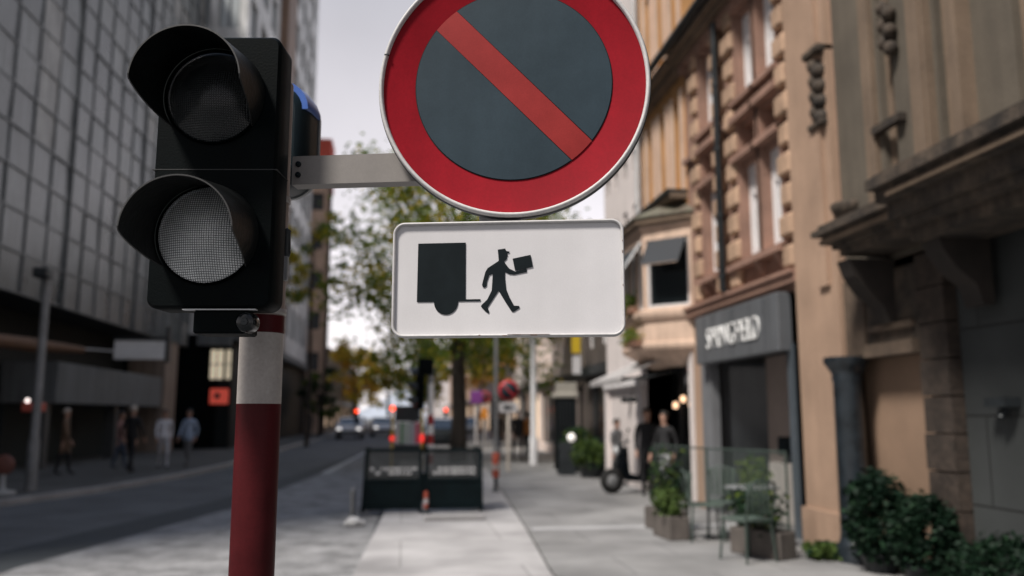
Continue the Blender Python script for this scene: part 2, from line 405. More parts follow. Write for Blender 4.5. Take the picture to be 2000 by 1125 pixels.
# banded pole
pole = thing('signal_pole', 'red and white banded round pole carrying the large unlit traffic signal', 'pole', (-.340, 2.104, 0))
g = MB(); px, py, pr = -.340, 2.104, .0512
for z0, z1, mt in ((.0, .30, PWHITE), (.30, .72, PRED), (.72, 1.10, PWHITE), (1.10, 1.676, PRED), (1.676, 1.843, PWHITE), (1.843, 1.885, PRED), (1.885, 2.47, mat('bare_pole', (.27, .215, .19), .55, .1, .15, 6, streak=.25))):
    g.lathe([(pr, z0), (pr, z1)], mt, (px, py, 0), seg=40)
g.lathe([(pr, 2.47), (pr * .8, 2.484), (.001, 2.488)], DARK, (px, py, 0), seg=40)
build('pole_tube', g, pole)
g = MB(); g.lathe([(.16, .005), (.16, .02), (.06, .03), (.055, .10)], DARK, (px, py, .04), seg=28); build('base_plate', g, pole)
for z in (1.8875, 2.165):
    g = MB(); g.lathe([(pr + .001, z), (pr + .004, z + .001), (pr + .004, z + .014), (pr + .001, z + .015)], ALU, (px, py, 0), seg=40); build('steel_band', g, pole)
g = MB(); g.lathe([(.001, -.012), (.009, -.012), (.011, 0), (.009, .05), (.011, .052), (.001, .06)], DARK, (px + .052, py - .02, 2.04), seg=12)
g.box((px + .045, py - .03, 1.97), (px + .058, py - .008, 2.03), GREY, ch=.002); build('cable_gland', g, pole)

# the large two-lens signal
sig = thing('traffic_signal', 'large black two lens traffic signal on the banded pole, both lenses unlit under long visors', 'traffic signal', hd(-.641, 1.783, 1.872), local=True, rz=-PSI)
def rrect(x0, x1, z0, z1, r, n=6):
    out = []
    for cx, cz, a0 in ((x1 - r, z1 - r, 0), (x0 + r, z1 - r, 90), (x0 + r, z0 + r, 180), (x1 - r, z0 + r, 270)):
        for k in range(n + 1):
            a = R(a0 + 90 * k / n); out.append((cx + r * cos(a), cz + r * sin(a)))
    return out
XZ = Matrix(((1, 0, 0, 0), (0, 0, 1, 0), (0, 1, 0, 0), (0, 0, 0, 1)))     # prism drawn in x-z, extruded along y
def plate(mb, loops, mt, smooth=True):
    """loops: list of (outline, y): skin the outlines together, cap both ends"""
    n = len(loops[0][0]); vs = [(x, y, z) for o, y in loops for x, z in o]
    mb.add(vs, [[i * n + k, i * n + (k + 1) % n, (i + 1) * n + (k + 1) % n, (i + 1) * n + k] for i in range(len(loops) - 1) for k in range(n)], mt, smooth)
    mb.add([(x, loops[0][1], z) for x, z in loops[0][0]], [list(range(n))], mt); mb.add([(x, loops[-1][1], z) for x, z in loops[-1][0]], [list(range(n))[::-1]], mt)
g = MB(); H_ = .606
plate(g, [(rrect(-.126, .126, .006, H_ - .006, .018), 0), (rrect(-.132, .132, 0, H_, .022), .008), (rrect(-.134, .134, 0, H_, .024), .085), (rrect(-.126, .126, .006, H_ - .006, .03), .10)], BLACK)
build('housing', g, sig)
g = MB(); g.box((-.1345, -.0008, .3005), (.1345, .09, .3025), mat('joint_grey', (.012, .013, .013), .6)); build('housing_joint', g, sig)
LENS_DARK = lensmat('lens_dark', (.005, .007, .008), (.018, .022, .024), 205)
LENS_PALE = lensmat('lens_pale', (.11, .125, .13), (.90, .92, .93), 205)
for zc, lm, rough in ((.465, LENS_DARK, 0), (.157, LENS_PALE, 1)):
    cx = -.008
    l = MB(); prof = [(.1035 * sin(R(a)) / sin(R(40)), -.004 - .034 * (cos(R(a)) - cos(R(40))) / (1 - cos(R(40)))) for a in range(0, 41, 4)]
    prof[0] = (.0005, prof[0][1]); l.lathe(prof, lm, (0, 0, 0), 'y', 56)
    o = build('lens', l, sig); o.location = (cx, 0, zc)
    l = MB(); l.lathe([(.1035, -.002), (.104, -.008), (.108, -.008), (.1086, -.002)], mat('ring_black', (.0015, .002, .002), .9, 0, .1, 9, spec=.0), (cx, 0, zc), 'y', 56); build('lens_ring', l, sig)
    v = MB(); n = 60; rr, tilt = .1090, R(9)
    def vis(phi, t, dr):
        ap = abs(phi); L = .168 if ap < 88 else .168 * max(0, 1 - ((ap - 88) / 40) ** 1.2)
        y = -(.010 + L * t); k = 1 + .0 * t
        return (cx + (rr + dr) * k * sin(R(phi)), y, zc + (rr + dr) * k * cos(R(phi)) + y * math.tan(tilt) * 1.0)
    vs = []; ph = [-128 + 256 * k / n for k in range(n + 1)]; T = [0, .25, .5, .75, 1]
    for dr in (0, .0028):
        for t in T: vs += [vis(p, t, dr) for p in ph]
    m1 = n + 1; fs = []
    for layer in (0, 1):
        for i in range(len(T) - 1):
            for k in range(n):
                b = layer * len(T) * m1
                q = [b + i * m1 + k, b + i * m1 + k + 1, b + (i + 1) * m1 + k + 1, b + (i + 1) * m1 + k]
                fs.append(q if layer else q[::-1])
    i = len(T) - 1; b2 = len(T) * m1
    v.add(vs, fs, mat('visor_black', (.005, .006, .0062), .45, 0, .5, 7, bump=.15, bscale=90, streak=.5, spec=.18), True)
    v.add(vs, [[i * m1 + k, i * m1 + k + 1, b2 + i * m1 + k + 1, b2 + i * m1 + k] for k in range(n)], mat('visor_edge', (.028, .028, .028), .45, 0, .2, 9))
    build('visor', v, sig)
for z in (.05, .47):
    g = MB(); g.box((.0, .10, z), (.06, .165, z + .05), DARK, ch=.004); build('rear_bracket', g, sig)
g = MB(); g.box((-.033, .01, -.052), (.078, .10, -.002), BLACK, ch=.004); build('bottom_bracket', g, sig)
g = MB(); g.lathe([(.001, -.006), (.016, -.006), (.021, -.001), (.022, .012), (.022, .03)], BLACKG, (.078, .01, -.028), 'y', 24); g.lathe([(.001, -.010), (.008, -.010), (.009, -.006)], DARK, (.078, .01, -.028), 'y', 6, False); build('clamp_knob', g, sig)
g = MB(); g.box((-.055, .004, -.0028), (.10, .02, -.0005), LGREY); build('bottom_trim', g, sig)

# second head facing the other way
s2 = thing('traffic_signal', 'rounded glossy black signal head seen from behind, fixed behind the banded pole', 'traffic signal', hd(-.667, 2.20, 2.246), local=True, rz=-PSI - R(4))
g = MB()
def arch(x0, x1, z0, z1, rt, rb): 
    return rrect(x0, x1, z0, z1, rt)
plate(g, [(arch(-.085, .085, .018, .27, .055, 0), 0), (arch(-.108, .108, .006, .292, .075, 0), .012), (arch(-.115, .115, 0, .298, .08, 0), .05), (arch(-.117, .117, -.002, .300, .08, 0), .11)], mat('signal_shell', (.003, .010, .014), .35, 0, .2, 5, spec=.25))
build('housing', g, s2)
g = MB(); plate(g, [(rrect(-.1175, .1175, .0, .3008, .0815)[:14], .009), (rrect(-.121, .121, -.002, .3045, .083)[:14], .05), (rrect(-.122, .122, -.002, .3052, .083)[:14], .1085)], mat('reflected_blue', (.045, .11, .36), .3, 0, .15, 5, spec=.4)); build('blue_reflection_cap', g, s2)  # cap added in blue to stand in for a reflection on the shell
g = MB(); plate(g, [(arch(-.120, .120, -.005, .303, .082, 0), .110), (arch(-.120, .120, -.005, .303, .082, 0), .124)], GREY); build('door_rim', g, s2)
g = MB(); g.box((-.03, -.10, .10), (.03, .0, .15), DARK, ch=.004); build('mounting_arm', g, s2)

# bracket arm and the two signs
SR = -PSI - R(5)
def signframe(c): return dict(loc=c, local=True, rz=SR)
br = thing('sign_bracket', 'pale aluminium bracket arm bolted between the banded pole and the signs', 'bracket', (0.100, 1.86, 2.204), local=True, rz=-PSI - R(6))
g = MB(); AL2 = mat('arm_aluminium', (.205, .19, .178), .5, .1, .08, 9, streak=.06, bump=.03, bscale=240, fine=.03)
g.box((-.372, -.002, -.0335), (.20, .002, .0335), AL2); g.box((-.372, .002, .0295), (.20, .04, .0335), AL2); g.box((-.372, .002, -.0335), (.20, .04, -.0295), AL2)
build('arm', g, br)
for z in (.014, -.011):
    g = MB(); g.lathe([(.0005, -.0075), (.0055, -.0075), (.0066, -.006), (.0066, -.002)], INK, (-.357, 0, z), 'y', 16); build('bolt', g, br)
g = MB(); g.box((.055, .041, -.36), (.15, .055, .42), LGREY, ch=.002); build('mounting_rail', g, br)

nop = thing('road_sign', 'large round no parking sign, red ring and slash on dark blue', 'road sign', **signframe((.2275, 1.782, 2.3715)))
g = MB(); g.lathe([(.0005, .002), (.292, .002), (.2965, .0)], RED, (0, 0, 0), 'y', 96); build('red_face', g, nop)
g = MB(); g.lathe([(.2905, .0005), (.2915, -.008), (.2945, -.0105), (.2985, -.009), (.3005, -.003), (.301, .02), (.297, .026), (.0005, .027)], RIM, (0, 0, 0), 'y', 120); build('rim', g, nop)
g = MB(); g.lathe([(.3013, .002), (.3022, .004), (.3022, .019), (.3013, .021)], DARK, (0, 0, 0), 'y', 120); build('edge_band', g, nop)
# two blue segments either side of the slash
def seg(sign_, rad, half, y, mt):
    a0 = math.asin(half / rad); n = 48; pts = []
    for k in range(n + 1):
        a = a0 + (pi - 2 * a0) * k / n
        x, z = rad * cos(a), sign_ * rad * sin(a)
        c, s = cos(R(-46)), sin(R(-46)); pts.append((x * c - z * s, y, x * s + z * c))
    m_ = MB(); m_.add(pts, [list(range(n + 1))[::(1 if sign_ < 0 else -1)]], mt); return m_
for sg in (1, -1):
    build('segment_outline', seg(sg, .2185, .0298, .0008, INK), nop)
    build('blue_segment', seg(sg, .2165, .0318, -.0008, NAVY), nop)
g = MB(); c, s_ = cos(R(-46)), sin(R(-46))
sl = [(-.2150, -.0312)] + [(.2172 * cos(R(a)), .2172 * sin(R(a))) for a in (-8, -4, 0, 4, 8)] + [(-.2150, .0312)] + [(-.2172 * cos(R(a)), .2172 * sin(R(a))) for a in (4, 0, -4)]
g.add([(x * c - z * s_, -.0006, x * s_ + z * c) for x, z in sl], [list(range(len(sl)))], SLASH); build('slash', g, nop)
g = MB(); g.box((-.288, -.0112, .075), (-.2785, -.004, .0772), DARK); build('rim_seam', g, nop)

pl = thing('road_sign', 'white rectangular plate with a black lorry and delivery man under the no parking sign', 'road sign', **signframe((.2155, 1.786, 1.938)))
hw, hh, cr_ = .2485, .125, .026
g = MB(); plate(g, [(rrect(-hw + .006, hw - .006, -hh + .006, hh - .006, cr_ - .004, 8), 0), (rrect(-hw + .006, hw - .006, -hh + .006, hh - .006, cr_ - .004, 8), .004)], WHITE, False); build('white_face', g, pl)
g = MB()
L_ = [(rrect(-hw + i, hw - i, -hh + i, hh - i, max(.008, cr_ - i), 8), y) for i, y in ((.0065, -.0004), (.006, -.0065), (.004, -.0088), (.0015, -.0085), (.0, -.005), (.0, .018), (.004, .022))]
n = len(L_[0][0]); vs = [(x, y, z) for o, y in L_ for x, z in o]
g.add(vs, [[i * n + k, i * n + (k + 1) % n, (i + 1) * n + (k + 1) % n, (i + 1) * n + k] for i in range(len(L_) - 1) for k in range(n)], RIM, True); build('rim', g, pl)
g = MB(); plate(g, [(rrect(-hw + .004, hw - .004, -hh + .004, hh - .004, cr_, 8), .0225), (rrect(-hw + .004, hw - .004, -hh + .004, hh - .004, cr_, 8), .024)], GREY, False); build('back_sheet', g, pl)
KX = .497 / 455.
def pp(x, y): return ((x - 992.2) * KX, -(y - 545.3) * KX)
def cc(x, y): return pp(560 + x / 2.046, 150 + y / 2.046)
def ink(name, polys, y=-.0016, parent=pl):
    m_ = MB()
    for p in polys: m_.add([(x, y, z) for x, z in p], [list(range(len(p)))], INK)
    o = build(name, m_, parent)
    return o
ink('lorry', [[pp(815, 473), pp(910, 472.5), pp(910.5, 585.5), pp(940, 585.5), pp(940, 589.5), pp(910, 589.5), pp(896.5, 589.5)] + [pp(872 + 24 * cos(R(a)), 590 + 25.5 * sin(R(a))) for a in range(0, 181, 12)] + [pp(846, 590), pp(814, 590)]])
man = [(846, 691), (876, 687), (880, 697), (894, 700), (893, 705), (884, 707), (887, 717), (883, 721), (883, 729), (876, 736), (871, 741), (878, 750), (892, 769), (912, 779), (917, 781), (962, 769), (963, 784), (912, 794), (893, 792), (876, 783), (875, 800), (877, 822), (880, 852), (893, 884), (912, 919), (922, 919), (932, 920), (935, 928), (911, 943), (903, 943), (880, 908), (850, 858), (806, 925), (813, 944), (809, 949), (797, 940), (779, 921), (781, 915), (804, 893), (822, 857), (824, 826), (826, 789), (812, 795), (803, 822), (802, 838), (795, 845), (786, 843), (783, 833), (787, 816), (796, 782), (805, 766), (822, 755), (842, 742), (850, 736), (848, 712)]
ink('delivery_man', [[cc(*p) for p in man]])
ink('parcel', [[cc(906, 729), cc(978, 714.5), cc(987, 763), cc(916, 779)]], -.0022)
for o in (bpy.data.objects['lorry'], bpy.data.objects['delivery_man'], bpy.data.objects['parcel']):
    for p in o.data.polygons:
        if p.normal.y > 0: p.flip()
g = MB()
for a, b, c, d in ((-.01, .0052, .0, .0016), (.012, .0075, .03, .0014), (.05, .006, .064, .0016), (.001, .008, .09, .0008), (-.06, .0062, -.056, .002), (.2442, .05, .2462, .056), (.2445, .075, .246, .078), (.2437, -.02, .2452, -.017)):
    if a > .2: g.box((a, -.0094, b), (c, -.006, d), mat('rust', (.12, .07, .05), .8, 0, .3, 30))
    else: g.box((a, -.0094, -hh + b - .004), (c, -.006, -hh + b - .004 + d), mat('rust', (.12, .07, .05), .8, 0, .3, 30))
build('chipped_paint', g, pl)

# ================================================================== BUILDINGS, RIGHT SIDE (facade line x = 5.2)
PINK = mat('pink_sandstone', (.285, .168, .125), .85, 0, .25, 1.6, bump=.5, bscale=50, streak=.15, fine=.12)
PINK2 = mat('pale_sandstone', (.42, .28, .19), .85, 0, .25, 1.8, bump=.6, bscale=40, streak=.12, fine=.12)
BEIGE = mat('beige_stone', (.35, .235, .165), .85, 0, .15, 1.2, bump=.4, bscale=50, streak=.08, fine=.1)
STONE = mat('grey_stone', (.10, .084, .064), .88, 0, .2, 1.3, bump=.5, bscale=45, streak=.15, fine=.12)
TAN = mat('tan_stone', (.165, .118, .082), .88, 0, .2, 1.5, bump=.5, bscale=45, streak=.15, fine=.12)
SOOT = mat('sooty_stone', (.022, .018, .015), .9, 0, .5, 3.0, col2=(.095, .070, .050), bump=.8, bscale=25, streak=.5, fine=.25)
ORANGE = mat('orange_plaster', (.50, .26, .10), .85, 0, .15, 1.2, streak=.25, fine=.08, bump=.2)
CREAM = mat('cream_stone', (.60, .44, .34), .85, 0, .12, 1.5, streak=.2, fine=.08, bump=.2)
WPLAST = mat('white_plaster', (.66, .60, .58), .85, 0, .08, 1.0, streak=.15, fine=.06, bump=.2)
FRAMEW = mat('white_frame', (.70, .68, .68), .5, 0, .06, 5)
FRAMED = mat('dark_frame', (.03, .032, .035), .5, 0, .2, 5)
SLATE = mat('roof_slate', (.05, .052, .055), .55, 0, .3, 6, bump=.5, bscale=20)
COPPER = mat('green_copper', (.15, .16, .11), .7, 0, .4, 6, col2=(.10, .07, .055), bump=.4, bscale=30, fine=.2)
CURTAIN = mat('net_curtain', (.62, .60, .60), .8, 0, .1, 3, streak=.3)
DGREY = slabs('dark_wall_slabs', (.042, .046, .046), (.036, .04, .041), (.012, .012, .012), 1.3, .82, .012, .6, 'yz', .4)
FRZ = mat('frieze_stone', (.085, .06, .042), .9, 0, .4, 4, bump=.6, bscale=30)
RUST = mat('rusticated_brown', (.035, .025, .019), .9, 0, .4, 4, bump=.9, bscale=18, fine=.3)

def front(s_y): return fr((5.2, s_y), (0, -1))

# --- the near stone building with the heavy balcony
FRZ2 = mat('console_stone', (.022, .017, .014), .9, 0, .4, 4, bump=.6, bscale=30)
NETGLASS0 = mat('curtained_glass', (.55, .55, .56), .2, 0, .25, 2.5, streak=.3, spec=.6)
n1 = thing('stone_building', 'nearest dark stone building with a heavy sooty balcony over its ground floor', 'building', (5.2, 6, 0))
P = front(9.45); Y = lambda y: 9.45 - y
g = MB()
wh = [(Y(9.83), Y(9.47), 4.1, 7.2), (Y(8.48), Y(8.22), 4.0, 7.4), (Y(7.46), Y(7.22), 4.0, 8.5), (Y(6.4), Y(5.4), 4.2, 8.0)]
wh = [h for h in wh if h[0] > 0]
holed(g, P, 0, 12, 3.3, 14, wh, .28, STONE); shell(g, P, 0, 12, 0, 14, 9, STONE, SLATE)
build('upper_wall', g, n1)
for h in wh: window(n1, P, *h, .14, FRAMEW if h[0] < .5 else TAN, NETGLASS0 if h[0] < .5 else TGLASS, 0, 1, .09)
g = MB(); fbox(g, P, Y(7.80), Y(7.52), 3.75, 14, 0, .09, TAN); fbox(g, P, Y(7.76), Y(7.56), 3.75, 14, .09, .11, TAN); build('pilaster', g, n1)
g = MB(); fbox(g, P, Y(7.20), Y(7.12), 3.75, 14, 0, .07, TAN); fbox(g, P, Y(7.10), Y(7.03), 3.75, 14, 0, .11, TAN); fbox(g, P, Y(7.01), Y(6.93), 3.75, 14, 0, .16, TAN); build('moulded_frame', g, n1)
g = MB(); fbox(g, P, Y(8.75), Y(8.55), 3.75, 14, 0, .06, TAN); build('pilaster', g, n1)
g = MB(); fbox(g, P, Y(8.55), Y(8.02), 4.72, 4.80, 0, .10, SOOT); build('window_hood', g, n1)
for zc in (5.55,):
    g = MB()
    for k in range(6): g.ball((5.2 - .07, 8.12 + .10 * (k % 2), zc + .1 * k), (.08, .075, .085), SOOT, 8, 6)
    build('carved_ornament', g, n1); g = MB()
    for k in range(8): g.ball((5.2 - .10, 9.64 + .09 * (k % 2 - .5), 5.30 + .1 * k), (.13, .11, .10), SOOT, 8, 6)
    g.box((4.98, 9.46, 6.12), (5.22, 9.86, 6.22), SOOT, ch=.02); g.box((5.0, 9.48, 5.18), (5.22, 9.84, 5.26), SOOT, ch=.02)
    build('carved_ornament', g, n1)
# balcony: layered cornice, on the outside the widest
g = MB()
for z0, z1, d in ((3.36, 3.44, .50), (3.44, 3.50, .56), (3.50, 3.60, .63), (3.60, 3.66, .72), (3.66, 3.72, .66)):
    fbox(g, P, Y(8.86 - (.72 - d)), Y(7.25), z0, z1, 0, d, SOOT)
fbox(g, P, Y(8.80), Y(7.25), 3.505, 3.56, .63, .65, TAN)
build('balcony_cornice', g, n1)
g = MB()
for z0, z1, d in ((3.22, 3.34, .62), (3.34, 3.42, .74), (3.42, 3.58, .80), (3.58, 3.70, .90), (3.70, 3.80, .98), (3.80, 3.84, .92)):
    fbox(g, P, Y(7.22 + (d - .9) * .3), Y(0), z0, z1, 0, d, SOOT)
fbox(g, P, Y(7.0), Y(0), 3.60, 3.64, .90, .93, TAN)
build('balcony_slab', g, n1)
for yc in (8.55, 7.05, 5.7, 4.3):
    g = MB(); pr_ = [(0, 2.62), (.10, 2.62), (.16, 2.8), (.34, 2.95), (.46, 3.12), (.52, 3.30), (0, 3.30)]
    vs = [P(Y(yc + e), z, d) for e in (.13, -.13) for d, z in pr_]; n = len(pr_)
    g.add(vs, [list(range(n)), list(range(n, 2 * n))[::-1]] + [[i, (i + 1) % n, n + (i + 1) % n, n + i] for i in range(n)], FRZ2)
    build('console', g, n1)
g = MB(); g.lathe([(.02, 3.86), (.10, 3.92), (.19, 4.02), (.22, 4.10), (.20, 4.13), (.001, 4.13)], SOOT, (5.2, 9.28, 0), seg=20); build('corbel', g, n1)
# ground floor of the same building
g = MB()
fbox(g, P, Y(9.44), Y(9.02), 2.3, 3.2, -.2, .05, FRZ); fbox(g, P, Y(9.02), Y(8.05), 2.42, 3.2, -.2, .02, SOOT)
fbox(g, P, Y(9.0), Y(8.07), 2.28, 2.42, -.15, .10, FRZ); fbox(g, P, Y(8.95), Y(8.1), 2.55, 2.62, .02, .07, FRZ)
build('frieze', g, n1)
g = MB(); fbox(g, P, Y(9.46), Y(8.02), 0, 2.29, -.5, -.16, mat('niche_plaster', (.225, .148, .10), .85, 0, .15, 1)); build('niche_wall', g, n1)
g = MB()
g.lathe([(.215, .05), (.215, .22), (.18, .26), (.165, .34), (.16, 2.02), (.175, 2.06), (.165, 2.10), (.20, 2.16), (.25, 2.24), (.25, 2.30)], mat('dark_marble', (.018, .024, .03), .3, 0, .5, 5, streak=.5, fine=.2), (5.02, 9.22, 0), seg=28); build('column', g, n1)
g = MB()
for k in range(9): fbox(g, P, Y(8.05), Y(7.6), .04 + k * .36, .04 + k * .36 + .345, -.4, .02 + .012 * (k % 2), RUST)
build('rusticated_pier', g, n1)
g = MB(); fbox(g, P, Y(7.58), Y(-2), 0, 3.3, -.3, -.10, DGREY); build('ground_floor_wall', g, n1)
g = MB(); fbox(g, P, Y(7.09), Y(6.83), 1.72, 1.80, -.10, .06, DARK); g.tube([P(Y(6.95), 1.70, -.05), P(Y(6.95), 1.62, .02)], .03, DARK); build('wall_lamp', g, n1)

# --- pink sandstone building with the clothes shop
NETGLASS = NETGLASS0
n2 = thing('sandstone_building', 'pink sandstone building with rough quoins, deep eaves and a dark shopfront', 'building', (5.2, 12, 0))
P = front(14.95); Y = lambda y: 14.95 - y
wins = []
for a, b in ((Y(12.36), Y(11.72)), (Y(11.55), Y(10.92)), (Y(14.0), Y(13.36))): wins += [(a, b, 4.05, 5.48, 'tall'), (a, b, 5.72, 6.12, 'small'), (a, b, 6.62, 7.95, 'tall')]
wins.append((Y(14.75), Y(14.4), 5.72, 6.12, 'small')); wins.append((Y(13.2), Y(12.95), 7.2, 7.6, 'small')); wins.append((Y(14.75), Y(14.4), 7.1, 7.6, 'small'))
g = MB(); holed(g, P, 0, 5.5, 3.3, 8.4, [w[:4] for w in wins], .38, PINK); shell(g, P, 0, 5.5, 0, 8.4, 9, PINK2)
fbox(g, P, 0, .44, 0, 3.3, -.35, 0, BEIGE)
build('wall', g, n2)
for w in wins: window(n2, P, *w[:4], .15 if w[4] == 'tall' else .35, FRAMEW if w[4] == 'tall' else FRAMED, NETGLASS if w[4] == 'tall' else TGLASS, 1 if w[4] == 'tall' else 0, 1 if w[4] == 'tall' else 0, .13 if w[4] == 'tall' else .05)
g = MB()
for a, b in ((Y(12.36), Y(11.72)), (Y(11.55), Y(10.92)), (Y(14.0), Y(13.36))):
    for z0, z1 in ((3.98, 5.55), (5.66, 6.18), (6.55, 8.02)):
        fbox(g, P, a - .12, a, z0, z1, 0, .07, PINK); fbox(g, P, b, b + .12, z0, z1, 0, .07, PINK)
        fbox(g, P, a - .12, b + .12, z1, z1 + .10, 0, .17 if z0 < 6 else .11, PINK); fbox(g, P, a - .12, b + .12, z0 - .08, z0, 0, .15, PINK)
build('window_surround', g, n2)
g = MB()
for y0, y1 in ((12.75, 12.42), (10.86, 10.58), (13.32, 13.02), (14.4, 14.12)):
    g = MB()
    for k in range(11):
        z = 3.60 + k * .425; e = .05 * (k % 2)
        lo, hi = P(Y(y0) - e, z, .0), P(Y(y1) + e, z + .31, .12 + .03 * random.random())
        g.box(tuple(min(a, b) for a, b in zip(lo, hi)), tuple(max(a, b) for a, b in zip(lo, hi)), PINK2, ch=.035)
    build('quoin_blocks', g, n2)
g = MB()
for a, b in ((Y(12.7), Y(10.8)), (Y(14.1), Y(13.25))): fbox(g, P, a, b, 3.86, 3.94, 0, .20, PINK)
build('window_sill', g, n2)
for yc in (12.55, 11.64, 10.98, 13.9, 13.45):
    g = MB(); g.prism([(0, 0), (.17, .24), (.17, .28), (0, .28)], -.05, .05, PINK, Matrix(((-1, 0, 0, 5.2), (0, 0, 1, yc), (0, 1, 0, 3.575), (0, 0, 0, 1)))); build('sill_bracket', g, n2)
g = MB(); fbox(g, P, 0, 4.4, 3.40, 3.52, 0, .12, PINK); fbox(g, P, 0, 4.4, 3.52, 3.57, 0, .17, PINK); build('string_course', g, n2)
g = MB(); fbox(g, P, 0, 4.4, 6.26, 6.36, 0, .10, PINK); build('string_course', g, n2)
g = MB(); fbox(g, P, Y(10.56), Y(9.46), 0, 8.1, -.1, .10, BEIGE); fbox(g, P, Y(10.62), Y(9.44), 0, .5, .10, .14, BEIGE); fbox(g, P, Y(9.86), Y(9.62), 3.2, 8.1, .10, .15, BEIGE); build('corner_pilaster', g, n2)
g = MB()
for z0, z1, d in ((8.12, 8.22, .14), (8.22, 8.30, .26), (8.30, 8.38, .36)): fbox(g, P, 0, 5.5, z0, z1, -.1, d, PINK if z0 < 8.2 else TAN)
build('eaves', g, n2)
for k in range(11):
    g = MB(); fbox(g, P, .1 + k * .5, .24 + k * .5, 7.98, 8.118, 0, .16, PINK); build('eaves_corbel', g, n2)
g = MB(); vs = [P(0, 8.44, .38), P(5.5, 8.44, .38), P(5.5, 10.6, -1.6), P(0, 10.6, -1.6), P(0, 8.40, .36), P(5.5, 8.40, .36), P(5.5, 10.5, -1.7), P(0, 10.5, -1.7)]
g.add(vs, [[0, 1, 2, 3], [4, 7, 6, 5], [0, 3, 7, 4], [1, 5, 6, 2], [0, 4, 5, 1]], SLATE); build('roof', g, n2)
g = MB(); g.tube([P(-2.9, 8.46, .44), P(5.5, 8.46, .44)], .075, DARK, 12); build('gutter', g, n2)
g = MB(); g.tube([P(Y(12.9), 8.1, .19), P(Y(12.9), 3.62, .19), P(Y(12.9), 3.58, .12)], .055, DARK, 12)
for z in (3.8, 4.8, 5.9, 7.0): g.lathe([(.07, z), (.07, z + .06)], DARK, P(Y(12.9), 0, .19), seg=12)
build('downpipe', g, n2)
# recessed shop entrance
SG = mat('shop_grey', (.15, .155, .165), .6, 0, .15, 2, streak=.2)
g = MB(); a, b, dp = .44, 4.06, 1.5
g.quad(P(a, .05), P(a, 2.6), P(a, 2.6, -dp), P(a, .05, -dp), SG); g.quad(P(b, .05), P(b, .05, -dp), P(b, 2.6, -dp), P(b, 2.6), SG)
g.quad(P(a, 2.62), P(b, 2.62), P(b, 2.62, -4), P(a, 2.62, -4), DARK); g.quad(P(a, .048, .0), P(a, .048, -4), P(b, .048, -4), P(b, .048, 0), mat('shop_floor', (.10, .10, .10), .4))
g.quad(P(a, .05, -4), P(a, 2.62, -4), P(b, 2.62, -4), P(b, .05, -4), mat('shop_back', (.05, .045, .042), .8))
fbox(g, P, a, a + .5, .05, 2.6, -.12, .02, SG); fbox(g, P, b - .14, b, .05, 2.6, -.12, .05, mat('blue_grey_post', (.10, .12, .14), .4, .3))
build('shop_entrance', g, n2)
g = MB(); fbox(g, P, a + .85, a + 1.75, .05, 2.6, -.95, -.8, mat('inner_panel', (.33, .265, .235), .8, 0, .1, 2)); build('inner_panel', g, n2)
g = MB(); g.quad(P(a + .5, .06, -.3), P(a + .85, .06, -.8), P(a + .85, 2.58, -.8), P(a + .5, 2.58, -.3), glass('clear_shop_glass', (.05, .055, .06), .03, .35)); build('shop_window', g, n2)
g = MB(); fbox(g, P, a + 1.5, b - .6, .05, .92, -.79, -.5, mat('counter', (.30, .28, .26), .6)); 
tag(build('shop_counter', g), 'pale counter inside the recessed shop entrance under the two dark displays', 'counter')
for yy, w_, h_ in ((12.6, .34, .30), (12.05, .44, .42)):
    t = thing('display_screen', 'dark display standing on the shop counter, ' + ('the smaller one deeper in' if w_ < .4 else 'the bigger one beside the red poster'), 'screen', P(Y(yy), .92, -.65))
    g = MB(); x, y, z = P(Y(yy), 1.02, -.65); M = Matrix.Translation((x, y, z)) @ Matrix.Rotation(R(-50), 4, 'Z')
    g.box((-w_ / 2, -.03, .02), (w_ / 2, .03, h_), BLACKG, M, ch=.012); build('screen', g, t)
    g = MB(); g.box((-.03, -.02, -.1), (.03, .02, .03), DARK, M); g.box((-.1, -.08, -.1), (.1, .08, -.085), DARK, M); build('stand', g, t)
g = MB(); x, y, z = P(Y(11.62), .92, -.7); g.box((-.02, -.26, 0), (.02, .26, .62), mat('red_poster', (.42, .06, .03), .5), Matrix.Translation((x, y, z)) @ Matrix.Rotation(R(-50), 4, 'Z') , ch=.004)
tag(build('poster_board', g), 'red poster board inside the shop entrance beside the dark display', 'poster')

def text(body, size, mt, M, parent, name='lettering', sx=1., ext=.012, bold=0.0):
    c = bpy.data.curves.new(name, 'FONT'); c.body = body; c.size = size; c.extrude = ext; c.align_x = 'CENTER'; c.align_y = 'CENTER'; c.offset = bold
    o = bpy.data.objects.new(name + '_curve', c); COL.objects.link(o)
    bpy.context.view_layer.update()
    me = bpy.data.meshes.new_from_object(o.evaluated_get(bpy.context.evaluated_depsgraph_get()))
    bpy.data.objects.remove(o); bpy.data.curves.remove(c)
    off = LOC.get(parent.name, Vector((0, 0, 0))) if parent else Vector((0, 0, 0))
    me.transform(Matrix.Translation(-off) @ M @ Matrix.Diagonal((sx, 1, 1, 1)))
    me.materials.clear(); me.materials.append(mt)
    t = bpy.data.objects.new(name, me); COL.objects.link(t); t.parent = parent
    return t
sg = thing('shop_sign', 'wide grey fascia sign with white capital lettering above the recessed shop entrance', 'shop sign', (5.1, 12.77, 2.5))
g = MB(); lo, hi = (4.99, 10.90, 2.50), (5.19, 14.2, 3.30); g.box(lo, hi, mat('fascia_grey', (.115, .122, .132), .55, .1, .12, 1.5, streak=.25), ch=.012)
for y in (11.35, 12.55, 13.75): g.box((4.986, y, 2.53), (4.989, y + .012, 3.27), DARK)
build('board', g, sg)
